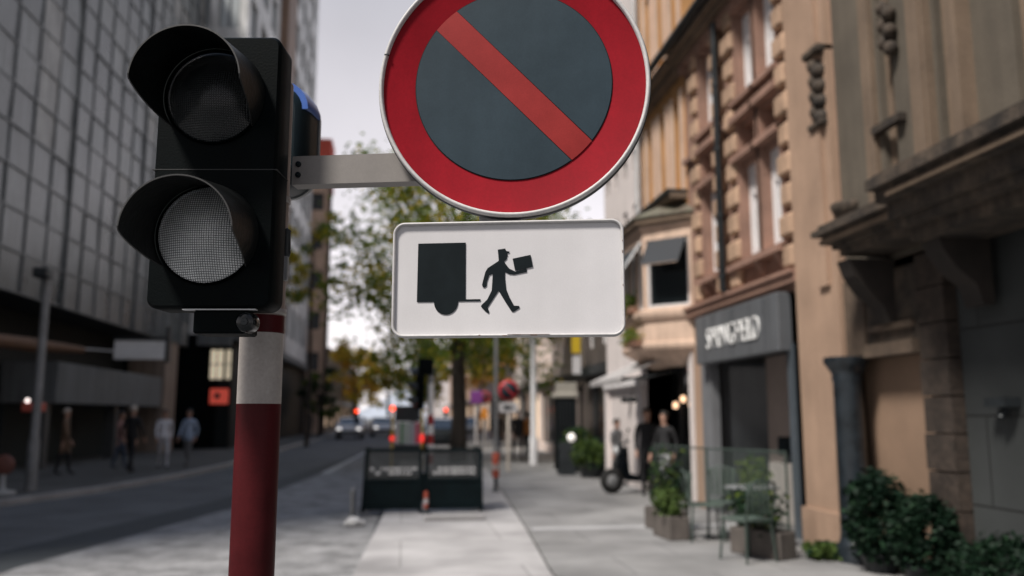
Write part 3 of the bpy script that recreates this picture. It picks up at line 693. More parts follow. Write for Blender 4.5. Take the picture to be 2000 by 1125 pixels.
text('SPRINGFIELD', .50, mat('letter_white', (.75, .75, .74), .5), Matrix(((0, 0, -1, 4.975), (-1, 0, 0, 12.55), (0, 1, 0, 2.87), (0, 0, 0, 1))), sg, sx=.74, ext=.012, bold=-.011)

# --- orange plaster building with the bay window
n3 = thing('plaster_building', 'orange plaster building with a sandstone bay window above its dark cafe', 'building', (5.2, 16.4, 0))
P = front(17.95); Y = lambda y: 17.95 - y
ow = [(Y(15.65), Y(15.2), 5.95, 7.75), (Y(16.55), Y(16.1), 5.95, 7.75), (Y(17.45), Y(17.0), 5.95, 7.75)]
ow += [(a, b, 8.9, 10.8) for a, b, _, _ in ow]
g = MB(); holed(g, P, 0, 2.97, 2.75, 12, ow, .22, ORANGE); shell(g, P, 0, 2.97, 0, 12, 9, ORANGE, SLATE); build('wall', g, n3)
for w in ow: window(n3, P, *w, .17, FRAMEW, TGLASS, 1, 1)
g = MB()
for a, b, c, d in ow: fbox(g, P, a - .14, a, c - .1, d + .1, 0, .05, CREAM); fbox(g, P, b, b + .14, c - .1, d + .1, 0, .05, CREAM)
build('window_surround', g, n3)
g = MB(); fbox(g, P, -.05, 2.97, 5.66, 5.76, 0, .34, TAN); fbox(g, P, -.05, 2.97, 5.76, 5.83, 0, .40, DARK); build('ledge', g, n3)
g = MB(); fbox(g, P, 0, 2.95, 8.12, 8.24, 0, .2, TAN); fbox(g, P, 0, 2.95, 8.24, 8.40, 0, .36, TAN); build('eaves', g, n3)
g = MB(); fbox(g, P, Y(15.16), Y(14.97), 0, 2.9, -.3, .03, WPLAST); build('entrance_pier', g, n3)
# the bay
def bayring(e, z): return [(5.2, 14.85 - e, z), (4.48 - e, 15.57 - e * .4, z), (4.48 - e, 17.13 + e * .4, z), (5.2, 17.85 + e, z)]
def bayband(mb, rings, mt):
    vs = [p for r in rings for p in r]; n = len(rings[0])
    mb.add(vs, [[i * n + k, i * n + k + 1, (i + 1) * n + k + 1, (i + 1) * n + k] for i in range(len(rings) - 1) for k in range(n - 1)], mt)
g = MB(); bayband(g, [bayring(-.55, 2.55), bayring(-.12, 2.78), bayring(.0, 2.86), bayring(.03, 2.92), bayring(.03, 2.98), bayring(-.02, 3.0), bayring(-.02, 3.38), bayring(.04, 3.42), bayring(.08, 3.50), bayring(.08, 3.58), bayring(.0, 3.62), bayring(0, 3.64)], CREAM)
bayband(g, [bayring(0, 4.92), bayring(0, 5.12), bayring(.06, 5.14), bayring(.06, 5.2)], CREAM); bayband(g, [bayring(.06, 5.2), bayring(.16, 5.24), bayring(.16, 5.32), bayring(.05, 5.34)], TAN)
build('bay_wall', g, n3)
g = MB(); bayband(g, [bayring(.2, 5.34), bayring(.2, 5.37), bayring(-.38, 5.66), bayring(-.7, 5.72)], COPPER); build('bay_roof', g, n3)
def bayface(i):
    a, b = Vector(bayring(0, 0)[i]), Vector(bayring(0, 0)[i + 1]); d = (b - a); L = d.length; d.normalize()
    return a, d, L
for i in (0, 1, 2):
    a, d, L = bayface(i); PF = fr((b_ := a + d * L)[:2], (-d.x, -d.y))
    nw = 1 if i != 1 else 3
    posts = [0, L] if nw == 1 else [0, L / 3, 2 * L / 3, L]
    for q in posts: f = MB(); fbox(f, PF, max(0, q - .07), min(L, q + .07), 3.64, 4.92, -.10, -.005, CREAM); build('bay_mullion', f, n3)
    for k in range(nw):
        s0, s1 = posts[k] + .07, posts[k + 1] - .07
        window(n3, PF, s0, s1, 3.64, 4.92, .10, FRAMEW, TGLASS, 0, 0, .05)
AWN = mat('dark_awning', (.022, .026, .032), .75, 0, .15, 3)
for i, q in ((0, (.12, .86)), (1, (.02, 1.5))):
    a, d, L = bayface(i); PF = fr((a + d * L)[:2], (-d.x, -d.y)); s0, s1 = (L - q[1], L - q[0]) if i == 0 else (.05, L - .05)
    t = thing('window_awning', 'small dark awning over the ' + ('street face of the bay window, pale arm at its edge' if i else 'nearer angled face of the bay window'), 'awning', PF((s0 + s1) / 2, 4.8, 0))
    g = MB(); vs = [PF(s, z, dd) for s in (s0, s1) for z, dd in ((4.92, .03), (4.40, .36), (4.385, .35), (4.90, .01))]
    g.add(vs, [[0, 4, 5, 1], [3, 2, 6, 7], [0, 1, 2, 3], [4, 7, 6, 5], [1, 5, 6, 2]], AWN); build('cloth', g, t)
    for s in (s0 - .012, s1 + .012):
        g = MB(); g.tube([PF(s, 4.92, .02), PF(s, 4.40, .37)], .022 if i else .012, LGREY if i else DARK, 8); build('side_arm', g, t)
    g = MB(); g.tube([PF(s0, 4.395, .37), PF(s1, 4.395, .37)], .014, mat('brown_bar', (.2, .14, .1), .5), 8); build('front_bar', g, t)
# cafe front in the recess below
g = MB(); g.quad(P(.02, .05, -.5), P(.02, 2.75, -.5), P(2.75, 2.75, -.5), P(2.75, .05, -.5), BGLASS); g.quad(P(0, 2.75), P(2.97, 2.75), P(2.97, 2.75, -.6), P(0, 2.75, -.6), DARK)
fbox(g, P, 2.66, 2.80, .05, 2.75, -.5, -.3, FRAMED); fbox(g, P, 1.6, 1.68, .05, 2.75, -.52, -.44, FRAMED); fbox(g, P, .75, .83, .05, 2.75, -.52, -.44, FRAMED); fbox(g, P, .02, 2.66, .05, .4, -.5, -.4, FRAMED)
build('cafe_front', g, n3)
for k in range(4):
    t = MB(); x, y, z = P(.6 + k * .5, 1.85 + .12 * (k % 2), -.42); t.ball((x, y, z), (.05, .09, .07), emit('warm_lamp', (1, .62, .38), 1.6), 10, 6); build('window_lamp', t, n3)
aw = thing('shop_awning', 'pale grey folding awning stretched out over the cafe below the bay window', 'awning', (5.2, 17, 2.3))
g = MB(); AWP = mat('awning_canvas', (.40, .385, .38), .8, 0, .1, 3, streak=.15)
vs = [(x, y, z) for y in (15.75, 18.3) for x, z in ((5.19, 2.86), (4.05, 2.36), (4.05, 2.345), (5.19, 2.84))]
g.add(vs, [[0, 1, 5, 4], [3, 7, 6, 2], [0, 3, 2, 1], [4, 5, 6, 7]], AWP); build('canvas', g, aw)
g = MB(); g.box((4.02, 15.73, 2.24), (4.07, 18.32, 2.36), AWP, ch=.01); build('valance', g, aw)
for y in (15.80, 18.2):
    g = MB(); g.tube([(5.19, y, 2.5), (4.6, y, 2.36), (4.07, y, 2.33)], .025, DARK, 8); build('folding_arm', g, aw)
cs = thing('shop_sign', 'dark sign board with an arched white word and a red dot over the cafe', 'shop sign', P(1.7, 2.3, .05))
g = MB(); PC = P; fbox(g, P, 1.75, 2.62, 2.08, 2.62, -.28, -.22, FRAMED); build('board', g, cs)
g = MB()
for k in range(9):
    s = 1.88 + k * .075; z = 2.30 + .06 * sin(pi * k / 8); fbox(g, P, s, s + .055, z - .07, z + .07, -.22, -.21, FRAMEW)
build('arched_word', g, cs)
g = MB(); x, y, z = P(2.12, 2.52, -.2); g.ball((x, y, z), (.012, .06, .06), mat('red_dot', (.5, .01, .05), .4), 12, 8); build('red_dot', g, cs)

# --- white building and the lower ones beyond
n4 = thing('plaster_building', 'white plaster building with tiny dark windows beyond the orange one', 'building', (5.2, 19.8, 0))
P = front(21.6); Y = lambda y: 21.6 - y
ws = [(Y(y + .2), Y(y - .2), z, z + .5) for y in (18.6, 19.5, 20.4, 21.2) for z in (4.6, 5.95, 7.25, 8.8)]
g = MB(); holed(g, P, 0, 3.65, 0, 12, ws, .2, WPLAST); shell(g, P, 0, 3.65, 0, 12, 8, WPLAST, SLATE); build('wall', g, n4)
for w in ws: window(n4, P, *w, .15, FRAMED, TGLASS, 0, 0)
g = MB(); g.tube([P(3.62, 12, .1), P(3.62, 2.6, .1)], .06, LGREY, 12); build('downpipe', g, n4)
g = MB(); fbox(g, P, .1, 3.5, 2.30, 2.48, 0, .14, FRAMEW); fbox(g, P, .0, .3, 0, 2.3, 0, .08, WPLAST); fbox(g, P, 3.1, 3.5, 0, 2.3, 0, .08, WPLAST); build('shopfront_trim', g, n4)
for s in (2.3, 2.9):
    g = MB(); x, y, z = P(s, 1.98, .10); g.box((x - .12, y - .09, z - .05), (x + .06, y + .09, z + .07), DARK, ch=.02); build('wall_lantern', g, n4)

def block(name, label, x, y0, y1, h, wmt, wins=3, rows=2, shop=True, side=1, lit=None, deep=10, z1=3.2):
    """a plain street block with a shop window below and windows above; side 1 stands right of the road"""
    t = thing(name, label, 'building', (x, (y0 + y1) / 2, 0))
    P = fr((x, y1), (0, -1)) if side > 0 else fr((x, y0), (0, 1))
    L = y1 - y0; hs = []
    for r in range(rows):
        z0 = z1 + .5 + r * (h - z1) / rows
        for k in range(wins):
            s = L * (k + .5) / wins; hs.append((s - .5, s + .5, z0, min(z0 + 1.6, h - .3)))
    sh = [(.6 + i * (L - .6) / max(1, int(L / 4)), (i + 1) * (L - .6) / max(1, int(L / 4)), .4, 2.7) for i in range(max(1, int(L / 4)))] if shop else []
    g = MB(); holed(g, P, 0, L, 0, h, hs + sh, .25, wmt); shell(g, P, 0, L, 0, h, deep, wmt, SLATE); build('wall', g, t)
    for w in hs: window(t, P, *w, .2, FRAMEW, TGLASS, 1, 0, .08)
    for i, w in enumerate(sh): window(t, P, *w, .2, FRAMED, (lit if lit and i % 2 == 0 else BGLASS), 1, 0, .08, 'shop_window')
    g = MB(); fbox(g, P, 0, L, h - .02, h + .25, -.2, .3, wmt); build('cornice', g, t)
    g = MB(); fbox(g, P, 0, L, 2.85, 3.15, 0, .12, DARK if shop else wmt); build('fascia', g, t)
    return t
WARM = emit('warm_window', (1, .72, .5), .55)
DBRICK = mat('dark_brown_render', (.075, .06, .052), .85, 0, .25, 1.5, streak=.3)
block('street_building', 'narrow dark brown building right of the white one behind a yellow banner', 5.75, 21.7, 27, 6.4, DBRICK, 3, 1, True, 1, None)
block('street_building', 'cream building with warm lit shop windows beyond the dark brown one', 6.3, 27.2, 44, 7.2, mat('bright_plaster', (.72, .60, .54), .85, 0, .1, 1), 6, 1, True, 1, WARM)
block('street_building', 'pale plaster building far down the right pavement behind the tree trunk', 6.6, 44.2, 70, 11, WPLAST, 8, 2, True, 1, WARM)
block('street_building', 'farthest tan building on the right side of the street', 6.9, 70.2, 130, 13, BEIGE, 12, 3, True, 1, WARM)

# ================================================================== BUILDINGS, LEFT SIDE
CG = glass('curtain_glass', (.10, .107, .112), .16)
MULL = mat('mullion_grey', (.15, .158, .162), .5, .3, .2, 4)
b1 = thing('glass_building', 'grey glass curtain wall building overhanging the dark left pavement', 'building', (-10, 25, 0))
P = fr((-10, 6), (0, 1)); L = 35.2; Z0, Z1 = 4.78, 23.5
g = MB(); nc = 26; cw = L / nc; rh = 1.06; s_ = 0
tones = [mat('curtain_glass_%s' % k, c, r_, 0, .35, .5, streak=.55, spec=.55, fine=.15, bscale=3) for k, c, r_ in (('dim', (.068, .080, .085), .28), ('mid', (.095, .107, .111), .3), ('pale', (.145, .157, .158), .35), ('palest', (.24, .24, .23), .45))]
r = 0; z = Z0
while z < Z1 - .5:
    for c in range(nc):
        low = z < 9.5; w = min(.99, max(0., .5 + 1.25 * mnoise.noise(Vector((c * .42, z * .33, 3.1))) + random.uniform(-.28, .28) + (.012 * (z - 9))))  # pane tones paint in patchy reflections, paler higher up for the reflected sky
        k = 0 if w < .30 else 1 if w < (.80 if low else .62) else 2 if w < (.96 if low else .9) else 3
        e = [random.uniform(-.018, .018) for _ in range(4)]
        a, b = c * cw + .012, (c + 1) * cw - .012; zz = min(z + rh, Z1)
        g.quad(P(a, z + .012, -.03 + e[0]), P(b, z + .012, -.03 + e[1]), P(b, zz - .012, -.03 + e[2]), P(a, zz - .012, -.03 + e[0] + e[2] - e[1]), tones[k])
    z += rh; r += 1
build('curtain_glazing', g, b1)
g = MB()
for c in range(nc + 1): fbox(g, P, c * cw - .025, c * cw + .025, Z0, Z1, -.10, .06 if c % 5 == 0 else .012, MULL)
z = Z0
while z < Z1 + .1:
    for c in range(nc): fbox(g, P, c * cw + .026, (c + 1) * cw - .026, z - .03, z + .03, -.10, .008, MULL)
    z += rh
build('mullion_grid', g, b1)
g = MB(); shell(g, P, 0, L, Z0, Z1, 14, MULL); g.quad(P(0, Z0 - .02, .05), P(L, Z0 - .02, .05), P(L, Z0 - .02, -14), P(0, Z0 - .02, -14), mat('soffit', (.015, .017, .018), .7)); g.quad(P(0, Z0, -.25), P(L, Z0, -.25), P(L, Z1, -.25), P(0, Z1, -.25), MULL); build('core_wall', g, b1)
DKWALL = mat('dark_shopfront', (.005, .008, .009), .6, 0, .3, 1.5, spec=.2)
g = MB(); fbox(g, P, 0, 20.65, 0, Z0 - .02, -2.4, -1.62, DKWALL); fbox(g, P, 20.6, 31.6, 0, 2.0, -2.4, -1.5, mat('slate_shopfront', (.016, .024, .027), .6, 0, .2, 1, spec=.2)); fbox(g, P, 20.6, 31.6, 3.22, Z0 - .02, -2.6, -1.7, DKWALL); build('ground_floor_wall', g, b1)
g = MB(); fbox(g, P, 20.55, 31.5, 2.0, 3.20, -1.6, -.05, mat('grey_panel', (.135, .145, .15), .7, 0, .12, .8, streak=.35)); build('canopy_panel', g, b1)
for s in (8.5, 15, 20.4, 26.5):
    g = MB(); fbox(g, P, s, s + .35, .1, Z0 - .02 if s < 20 else 2.0, -.6, -.25, mat('column_grey', (.06, .065, .068), .5, .2, .2, 4)); build('street_column', g, b1)
g = MB(); fbox(g, P, 31.7, 33.6, 0, Z0 - .02, -1.5, .0, mat('tan_pier', (.26, .205, .17), .8, 0, .15, 1, streak=.3)); build('stone_pier', g, b1)
for s in (10, 12.2, 17, 18.8):
    g = MB(); fbox(g, P, s, s + 1.5, .5, 2.5, -1.59, -1.55, BGLASS); build('shop_window', g, b1)

ss_ = thing('projecting_sign', 'white rectangular hanging sign in a dark frame under the grey glass building', 'sign', (-9.2, 31, 3.5))
g = MB(); g.box((-9.95, 30.95, 3.55), (-8.25, 31.10, 4.20), mat('sign_panel_white', (.85, .85, .85), .5, 0, .06, 2), ch=.02); build('panel', g, ss_)
g = MB(); g.box((-8.24, 30.92, 3.45), (-8.12, 31.13, 4.72), DARK); g.box((-9.95, 30.92, 4.24), (-8.26, 31.13, 4.32), DARK); build('frame', g, ss_)

# brown awning rail at the far left
t = thing('rope_awning', 'brown rolled canopy with a pale light cord at the far left shopfront', 'canopy', (-9, 20, 3.2))
g = MB(); g.tube([(-9.0, 17, 3.2), (-8.9, 21.8, 3.32), (-8.8, 24.8, 3.42)], [.12, .17, .09], mat('brown_canvas', (.12, .06, .03), .8, 0, .3, 4, bump=.5, bscale=12), 12); build('rolled_canvas', g, t)
g = MB(); g.tube([(-8.8, 24.9, 3.46), (-8.7, 27, 3.55), (-8.6, 30, 3.72)], .02, LGREY, 6); build('light_cord', g, t)

# tower with mottled panels
b2 = thing('tower_building', 'tall pale glass tower with a brown vertical band behind the traffic signal', 'building', (-8, 56, 0))
TW = glass('tower_glass', (.40, .43, .44), .22)
TPAL = mat('tower_panel', (.70, .70, .69), .6, 0, .35, .25, streak=.6, fine=.1)
TBR = mat('tower_brown', (.20, .125, .085), .6, 0, .3, .5, streak=.4)
PE = fr((-14, 41.25), (1, 0)); PS = fr((-8, 41.25), (0, 1))
g = MB()
hsE = [(a, a + 1.0, z, z + 2.4) for a in (.4, 1.8, 3.2, 4.6) for z in [7 + 3.4 * k for k in range(10)]]
holed(g, PE, 0, 6, 5.4, 42, hsE, .25, TPAL)
hsS = [(a, a + 1.9, z, z + 2.2) for a in [.8 + 3.1 * k for k in range(3)] + [14.5 + 3.1 * k for k in range(5)] for z in [7 + 3.4 * k for k in range(10)]]
holed(g, PS, 0, 31, 5.4, 42, hsS, .25, TPAL)
g.quad(PS(0, 42), PS(31, 42), (-14, 72.25, 42), (-14, 41.25, 42), SLATE); g.quad(PS(31, 0), (-14, 72.25, 0), (-14, 72.25, 42), PS(31, 42), TPAL)
build('wall', g, b2)
g = MB(); fbox(g, PS, 10.2, 13.9, 5.4, 42, 0, .5, TBR); build('brown_band', g, b2)
for k, h in enumerate(hsE + hsS):
    window(b2, PE if k < len(hsE) else PS, *h, .2, DARK, TW if random.random() < .6 else TGLASS, 1, 0, .06)
g = MB(); fbox(g, PE, 0, 6, 0, 5.4, -.6, -.01, BLACK); fbox(g, PS, 0, 31, 0, 5.4, -.6, -.01, DKWALL); build('ground_floor_wall', g, b2)
g = MB(); fbox(g, PS, .1, 30, 5.15, 5.55, 0, .5, mat('grey_panel', (.12, .125, .13), .7)); fbox(g, PE, 4.5, 6, 4.85, 5.5, 0, .4, mat('grey_panel', (.12, .125, .13), .7)); build('fascia', g, b2)
for s, w_ in ((5.08, .55), (5.78, .2)):
    g = MB(); fbox(g, PE, s, s + w_, 3.3, 4.65, 0, .03, emit('lit_pane', (1, .85, .62), .35)); fbox(g, PE, s + w_ * .45, s + w_ * .55, 3.3, 4.65, .03, .05, DARK); fbox(g, PE, s, s + w_, 3.95, 4.0, .03, .05, DARK); build('lit_window', g, b2)
rs = MB(); fbox(rs, PE, 5.15, 5.95, 2.15, 2.85, .05, .17, emit('red_sign_emissive', (.9, .12, .08), .22)); fbox(rs, PE, 5.35, 5.6, 2.4, 2.65, .17, .19, FRAMED)  # slight emission added to brighten the red sign
tag(build('shop_sign', rs), 'small red shop sign between dark columns on the left pavement', 'shop sign')

# brown block at the bend
b3 = thing('brick_building', 'brown brick block with dark square windows and a red attic beyond the pale tower', 'building', (-7.5, 76, 0))
BRN = mat('brown_brick', (.62, .44, .33), .85, 0, .15, .6, streak=.25); REDB = mat('red_brick', (.50, .085, .055), .85, 0, .2, .6)
PE = fr((-9.2, 72.4), (1, 0)); hs = [(.95, 2.15, z, z + 1.5) for z in (5.3, 8.7, 12.1, 15.5, 18.9)]
g = MB(); holed(g, PE, 0, 2.78, 0, 21.0, hs, .25, BRN)
g.add([(-6.42, 72.4, 0), (-7.2, 82, 0), (-12, 82, 0), (-6.42, 72.4, 21), (-7.2, 82, 21), (-12, 82, 21), (-9.2, 72.4, 21), (-9.2, 72.4, 0)], [[0, 1, 4, 3], [1, 2, 5, 4], [3, 4, 5, 6], [2, 7, 6, 5]], BRN)
build('wall', g, b3)
for h in hs: window(b3, PE, *h, .2, FRAMED, TGLASS, 1, 0, .08)
g = MB(); fbox(g, PE, 1.2, 2.7, 21, 25.2, -3, .1, REDB); build('attic', g, b3)
g = MB(); fbox(g, PE, 2.6, 2.85, 0, 21, 0, .2, mat('brown_pipe', (.09, .06, .05), .6)); build('corner_strip', g, b3)
block('street_building', 'low grey building farthest down the left pavement behind the trees', -7.6, 86, 150, 8, STONE, 10, 1, True, -1, WARM)
block('street_building', 'pale building closing the far end of the street', 5, 168, 190, 9, WPLAST, 5, 2, False, 1, None, 24)
# ================================================================== TREES AND PLANTS
GREEN = leafmat('leaf_green', (.085, .15, .03), (.17, .22, .035), .55)
DKGREEN = leafmat('leaf_dark_green', (.010, .028, .015), (.022, .050, .022), .2)
YGREEN = leafmat('leaf_yellow_green', (.36, .32, .035), (.52, .38, .04), .55)
GOLD = leafmat('leaf_gold', (.45, .26, .04), (.55, .28, .05), .5)
RUSTL = leafmat('leaf_rust', (.34, .17, .05), (.42, .2, .06))
BARK = mat('bark', (.045, .036, .030), .9, 0, .4, 6, bump=.9, bscale=25, streak=.4)
def leaves(mb, c, rad, n, size, mats, rnd, flat=.7):
    for _ in range(n):
        p = Vector(c) + Vector((rnd.gauss(0, rad * .5), rnd.gauss(0, rad * .5), rnd.gauss(0, rad * .5 * flat)))
        d = Vector((rnd.uniform(-1, 1), rnd.uniform(-1, 1), rnd.uniform(-.7, .4))).normalized()
        u = d.cross(Vector((rnd.uniform(-1, 1), rnd.uniform(-1, 1), rnd.uniform(-1, 1)))).normalized()
        L = size * rnd.uniform(.7, 1.4); w = L * .28
        m_ = mats[0] if rnd.random() < .62 else rnd.choice(mats)
        mb.add([p, p + d * L * .45 + u * w, p + d * L, p + d * L * .55 - u * w], [[0, 1, 2, 3]], m_)
def tree(label, x, y, zc, rx, rz, ncl, nl, size, mats, tr=.2, seed=1, gap=.35, group='street trees', shift=(0, 0)):
    rnd = random.Random(seed)
    t = thing('street_tree', label, 'tree', (x, y, 0), group)
    tk, cr_ = MB(), MB()
    h0 = max(1.6, zc - rz * .75)
    top = Vector((x + shift[0] * .6, y + shift[1] * .6, zc + rz * .5))
    pts = [Vector((x, y, -.02)), Vector((x + .04, y, h0 * .5)), Vector((x - .03, y + .05, h0)), Vector((x + shift[0] * .4, y, zc)), top]
    tk.tube(pts, [tr * 1.25, tr, tr * .85, tr * .5, tr * .12], BARK, 10)
    k = 0
    while k < ncl:
        a, e, q = rnd.uniform(0, 2 * pi), rnd.uniform(-1, 1), rnd.uniform(.35, 1) ** .6
        if rnd.random() < gap * q: 
            k += 1; continue
        c = Vector((x + shift[0] + rx * q * cos(a) * math.sqrt(1 - e * e * .8), y + shift[1] + rx * q * sin(a) * math.sqrt(1 - e * e * .8), zc + rz * q * e))
        st = pts[2].lerp(top, rnd.uniform(0, .9)); mid = st.lerp(c, .5) + Vector((0, 0, rx * .10))
        tk.tube([st, mid, c], [tr * .22, tr * .14, tr * .04], BARK, 5, False)
        cm = mats if rnd.random() < .7 else mats[::-1]
        leaves(cr_, c, rx * .21, nl, size, cm, rnd)
        k += 1
    build('trunk', tk, t); build('crown', cr_, t)
    return t
tree('large street tree with green and yellowing leaves, its dark trunk standing behind the black windbreak', 1.9, 30, 6.9, 4.5, 4.7, 100, 190, .20, [GREEN, GREEN, YGREEN], .26, 3, .34, shift=(.1, 0))
tree('slim green tree with thin trunk standing in front of the brown brick block', -4.95, 46, 9.8, 1.9, 2.9, 26, 70, .26, [GREEN, YGREEN], .10, 5)
tree('yellow green tree beyond the slim tree on the left side of the street', -4.7, 85, 5.6, 3.2, 3.4, 40, 60, .4, [YGREEN, GREEN, GOLD], .2, 8)
tree('small dark green rounded tree low against the left buildings', -6.0, 64, 3.2, 1.5, 1.9, 34, 70, .24, [DKGREEN, DKGREEN, GREEN], .12, 9, .1)
tree('yellowing tree deep in the street above the white cars', -1.8, 104, 5.4, 3.4, 2.6, 26, 50, .5, [YGREEN, GOLD, GREEN], .2, 11, .4)
tree('yellow green tree deep in the street above the striped panel', .9, 80, 5.8, 3.8, 3.8, 48, 60, .42, [YGREEN, GOLD, GREEN], .2, 12)
tree('rust and gold tree behind the far lamp post on the right pavement', 5.9, 52, 6.0, 3.2, 3.4, 44, 60, .32, [RUSTL, GOLD, YGREEN], .18, 13)
tree('green tree second along the island behind the large one', 3.0, 44, 6.6, 3.6, 3.4, 60, 70, .28, [GREEN, DKGREEN, YGREEN], .2, 14, .2)
tree('slender tree with pale yellow leaves left of the dark brown building', 4.9, 33, 7.2, 1.9, 2.7, 26, 60, .20, [YGREEN, GREEN, GOLD], .10, 15)
tree('pale yellow tree far down on the left, nearest the hill', -6.2, 112, 6.6, 4.2, 4.2, 36, 50, .55, [YGREEN, GOLD], .2, 16)

def bush(name, label, c, r, h, n, mats, seed, size=.07, pot=None, group=None):
    rnd = random.Random(seed); t = thing(name, label, 'bush', (c[0], c[1], 0), group)
    f = MB(); z0 = (pot[1] - .1 if pot else .05)
    for _ in range(n):
        a, e, q = rnd.uniform(0, 2 * pi), rnd.uniform(-.75, 1), rnd.uniform(.5, 1) ** .5
        s = math.sqrt(max(0, 1 - e * e)); p = (c[0] + r[0] * q * s * cos(a), c[1] + r[1] * q * s * sin(a), z0 + (h - z0) * (.46 + .5 * e * q))
        leaves(f, p, min(r) * .22, 9, size, mats, rnd, 1)
    build('foliage', f, t)
    if pot:
        g = MB(); g.lathe([(pot[0] * .75, .045), (pot[0], pot[1]), (pot[0] * 1.04, pot[1]), (pot[0] * 1.04, pot[1] + .04), (pot[0] * .9, pot[1] + .04), (pot[0] * .85, pot[1] - .02), (.001, pot[1] - .02)], DARK, (c[0], c[1], 0), seg=24); build('pot', g, t)
    else:
        g = MB()
        for k in range(7):
            a = k * .9; g.tube([(c[0], c[1], .03), (c[0] + r[0] * .5 * cos(a), c[1] + r[1] * .5 * sin(a), h * .6)], [.02, .008], BARK, 6)
        build('stems', g, t)
    return t
SHRUB = leafmat('shrub_green', (.004, .014, .008), (.010, .026, .013), .15)
LSHRUB = leafmat('shrub_light_green', (.05, .085, .02), (.075, .11, .03), .2)
bush('potted_bush', 'rounded dark green bush in a dark pot at the foot of the dark marble column', (4.95, 8.62), (.30, .34), 1.10, 300, [SHRUB, SHRUB, DKGREEN], 21, .075, (.2, .2))
bush('potted_bush', 'lower dark green bush in a dark pot before the brown rusticated pier', (4.98, 7.86), (.27, .36), .92, 280, [SHRUB, SHRUB, DKGREEN], 22, .07, (.2, .2))
bush('hedge', 'low dark hedge at the foot of the dark slab wall in the right corner', (4.88, 6.5), (.27, .75), .70, 380, [SHRUB, SHRUB, DKGREEN], 23, .06)
bush('grass_tuft', 'small light green tuft of grass beside the rounded dark green bush', (4.75, 9.45), (.16, .2), .22, 60, [LSHRUB, LSHRUB, DKGREEN], 24, .09)
bush('potted_bush', 'small round green bush in a dark tub on the right pavement past the windbreak', (4.9, 22.2), (.52, .5), .98, 160, [LSHRUB, DKGREEN, GREEN], 25, .11, (.36, .40))
bush('potted_bush', 'bushy green plant behind the tub bush by the far dark shopfront', (5.0, 24.4), (.5, .5), 1.35, 120, [DKGREEN, GREEN], 26, .12, (.3, .5))
bush('bay_plant', 'green plant with yellow flowers hanging below the far side of the bay window', (4.42, 16.2), (.22, .4), 3.22, 1, [GREEN], 27, .1) if False else None
for lab, (x, y), zz, sd, mats in (('trailing green plant on the ledge below the bay window', (4.33, 16.0), 3.12, 31, [GREEN, YGREEN, LSHRUB]), ('green leafy plant on the sill of the bay window street face', (4.38, 16.35), 3.78, 32, [GREEN, LSHRUB])):
    t = thing('window_plant', lab, 'plant', (x, y, zz - .15)); rnd = random.Random(sd)
    f = MB()
    for k in range(16): leaves(f, (x + rnd.uniform(-.08, .08), y + rnd.uniform(-.3, .3), zz + rnd.uniform(-.08, .16)), .1, 14, .08, mats, rnd)
    build('foliage', f, t); f = MB(); f.box((x - .07, y - .34, zz - .18), (x + .12, y + .34, zz - .05), mat('clay_trough', (.22, .12, .08), .8), ch=.01); build('trough', f, t)

# ================================================================== STREET FURNITURE
wb = thing('windbreak', 'black two panel cafe windbreak with dark lower boards standing on the traffic island', 'windbreak', (.39, 14.8, .05))
FR_ = mat('windbreak_black', (.004, .010, .012), .6, 0, .3, 4, spec=.12)
for i, (x0, x1) in enumerate(((-.66, .34), (.38, 1.36))):
    tp = .03 if i == 0 else 0; tq = .02 if i == 1 else 0
    g = MB()
    g.box((x0 + .03, 14.62, .16), (x1 - .03, 14.66, .55), FR_, ch=.006); build('lower_board', g, wb)
    g = MB()
    for q in (x0, x1 - .06):
        d = .05 if (i == 0 and q == x0) else (-.02 if i == 1 and q != x0 else 0)
        vs = [(q + (d if z > .5 else 0) + e, yy, z) for z in (.055, 1.10) for yy in (14.60, 14.68) for e in (0, .06)]
        g.add(vs, [[0, 1, 3, 2], [4, 6, 7, 5], [0, 4, 5, 1], [2, 3, 7, 6], [0, 2, 6, 4], [1, 5, 7, 3]], FR_)
    g.box((x0 + .06, 14.605, 1.04), (x1 - .06, 14.675, 1.095), FR_); g.box((x0 + .06, 14.605, .55), (x1 - .06, 14.675, .60), FR_); g.box((x0 + .06, 14.605, .10), (x1 - .06, 14.675, .155), FR_)
    build('frame', g, wb)
    g = MB(); g.quad((x0 + .05, 14.64, .60), (x1 - .05, 14.64, .60), (x1 - .05, 14.64, 1.04), (x0 + .05, 14.64, 1.04), glass('smoked_glass', (.006, .012, .014), .25, .80)); build('smoked_pane', g, wb)
    g = MB(); rnd = random.Random(40 + i); s = x0 + .14
    while s < x1 - .16:
        w = rnd.uniform(.03, .09)
        for z in (.665, .735):
            if rnd.random() < .85: g.box((s, 14.630, z + rnd.uniform(0, .01)), (s + w, 14.634, z + .05), mat('frosted_white', (.55, .55, .55), .6, 0, .2, 20))
        s += w + rnd.uniform(.012, .03)
    build('frosted_pattern', g, wb)
for x in (-.62, 1.29):
    g = MB(); g.box((x, 14.70, .12), (x + .035, 15.75, .55), FR_); g.box((x, 14.70, .55), (x + .04, 15.75, .60), FR_); g.box((x, 14.70, 1.04), (x + .04, 15.75, 1.095), FR_); g.box((x, 15.69, .06), (x + .05, 15.75, 1.095), FR_); build('side_panel', g, wb)
    g = MB(); g.quad((x + .017, 14.7, .6), (x + .017, 15.69, .6), (x + .017, 15.69, 1.04), (x + .017, 14.7, 1.04), glass('smoked_glass', (.006, .012, .014), .25, .80)); build('smoked_pane', g, wb)
g = MB(); g.box((-.58, 15.70, .12), (1.28, 15.74, .62), FR_); build('rear_board', g, wb)
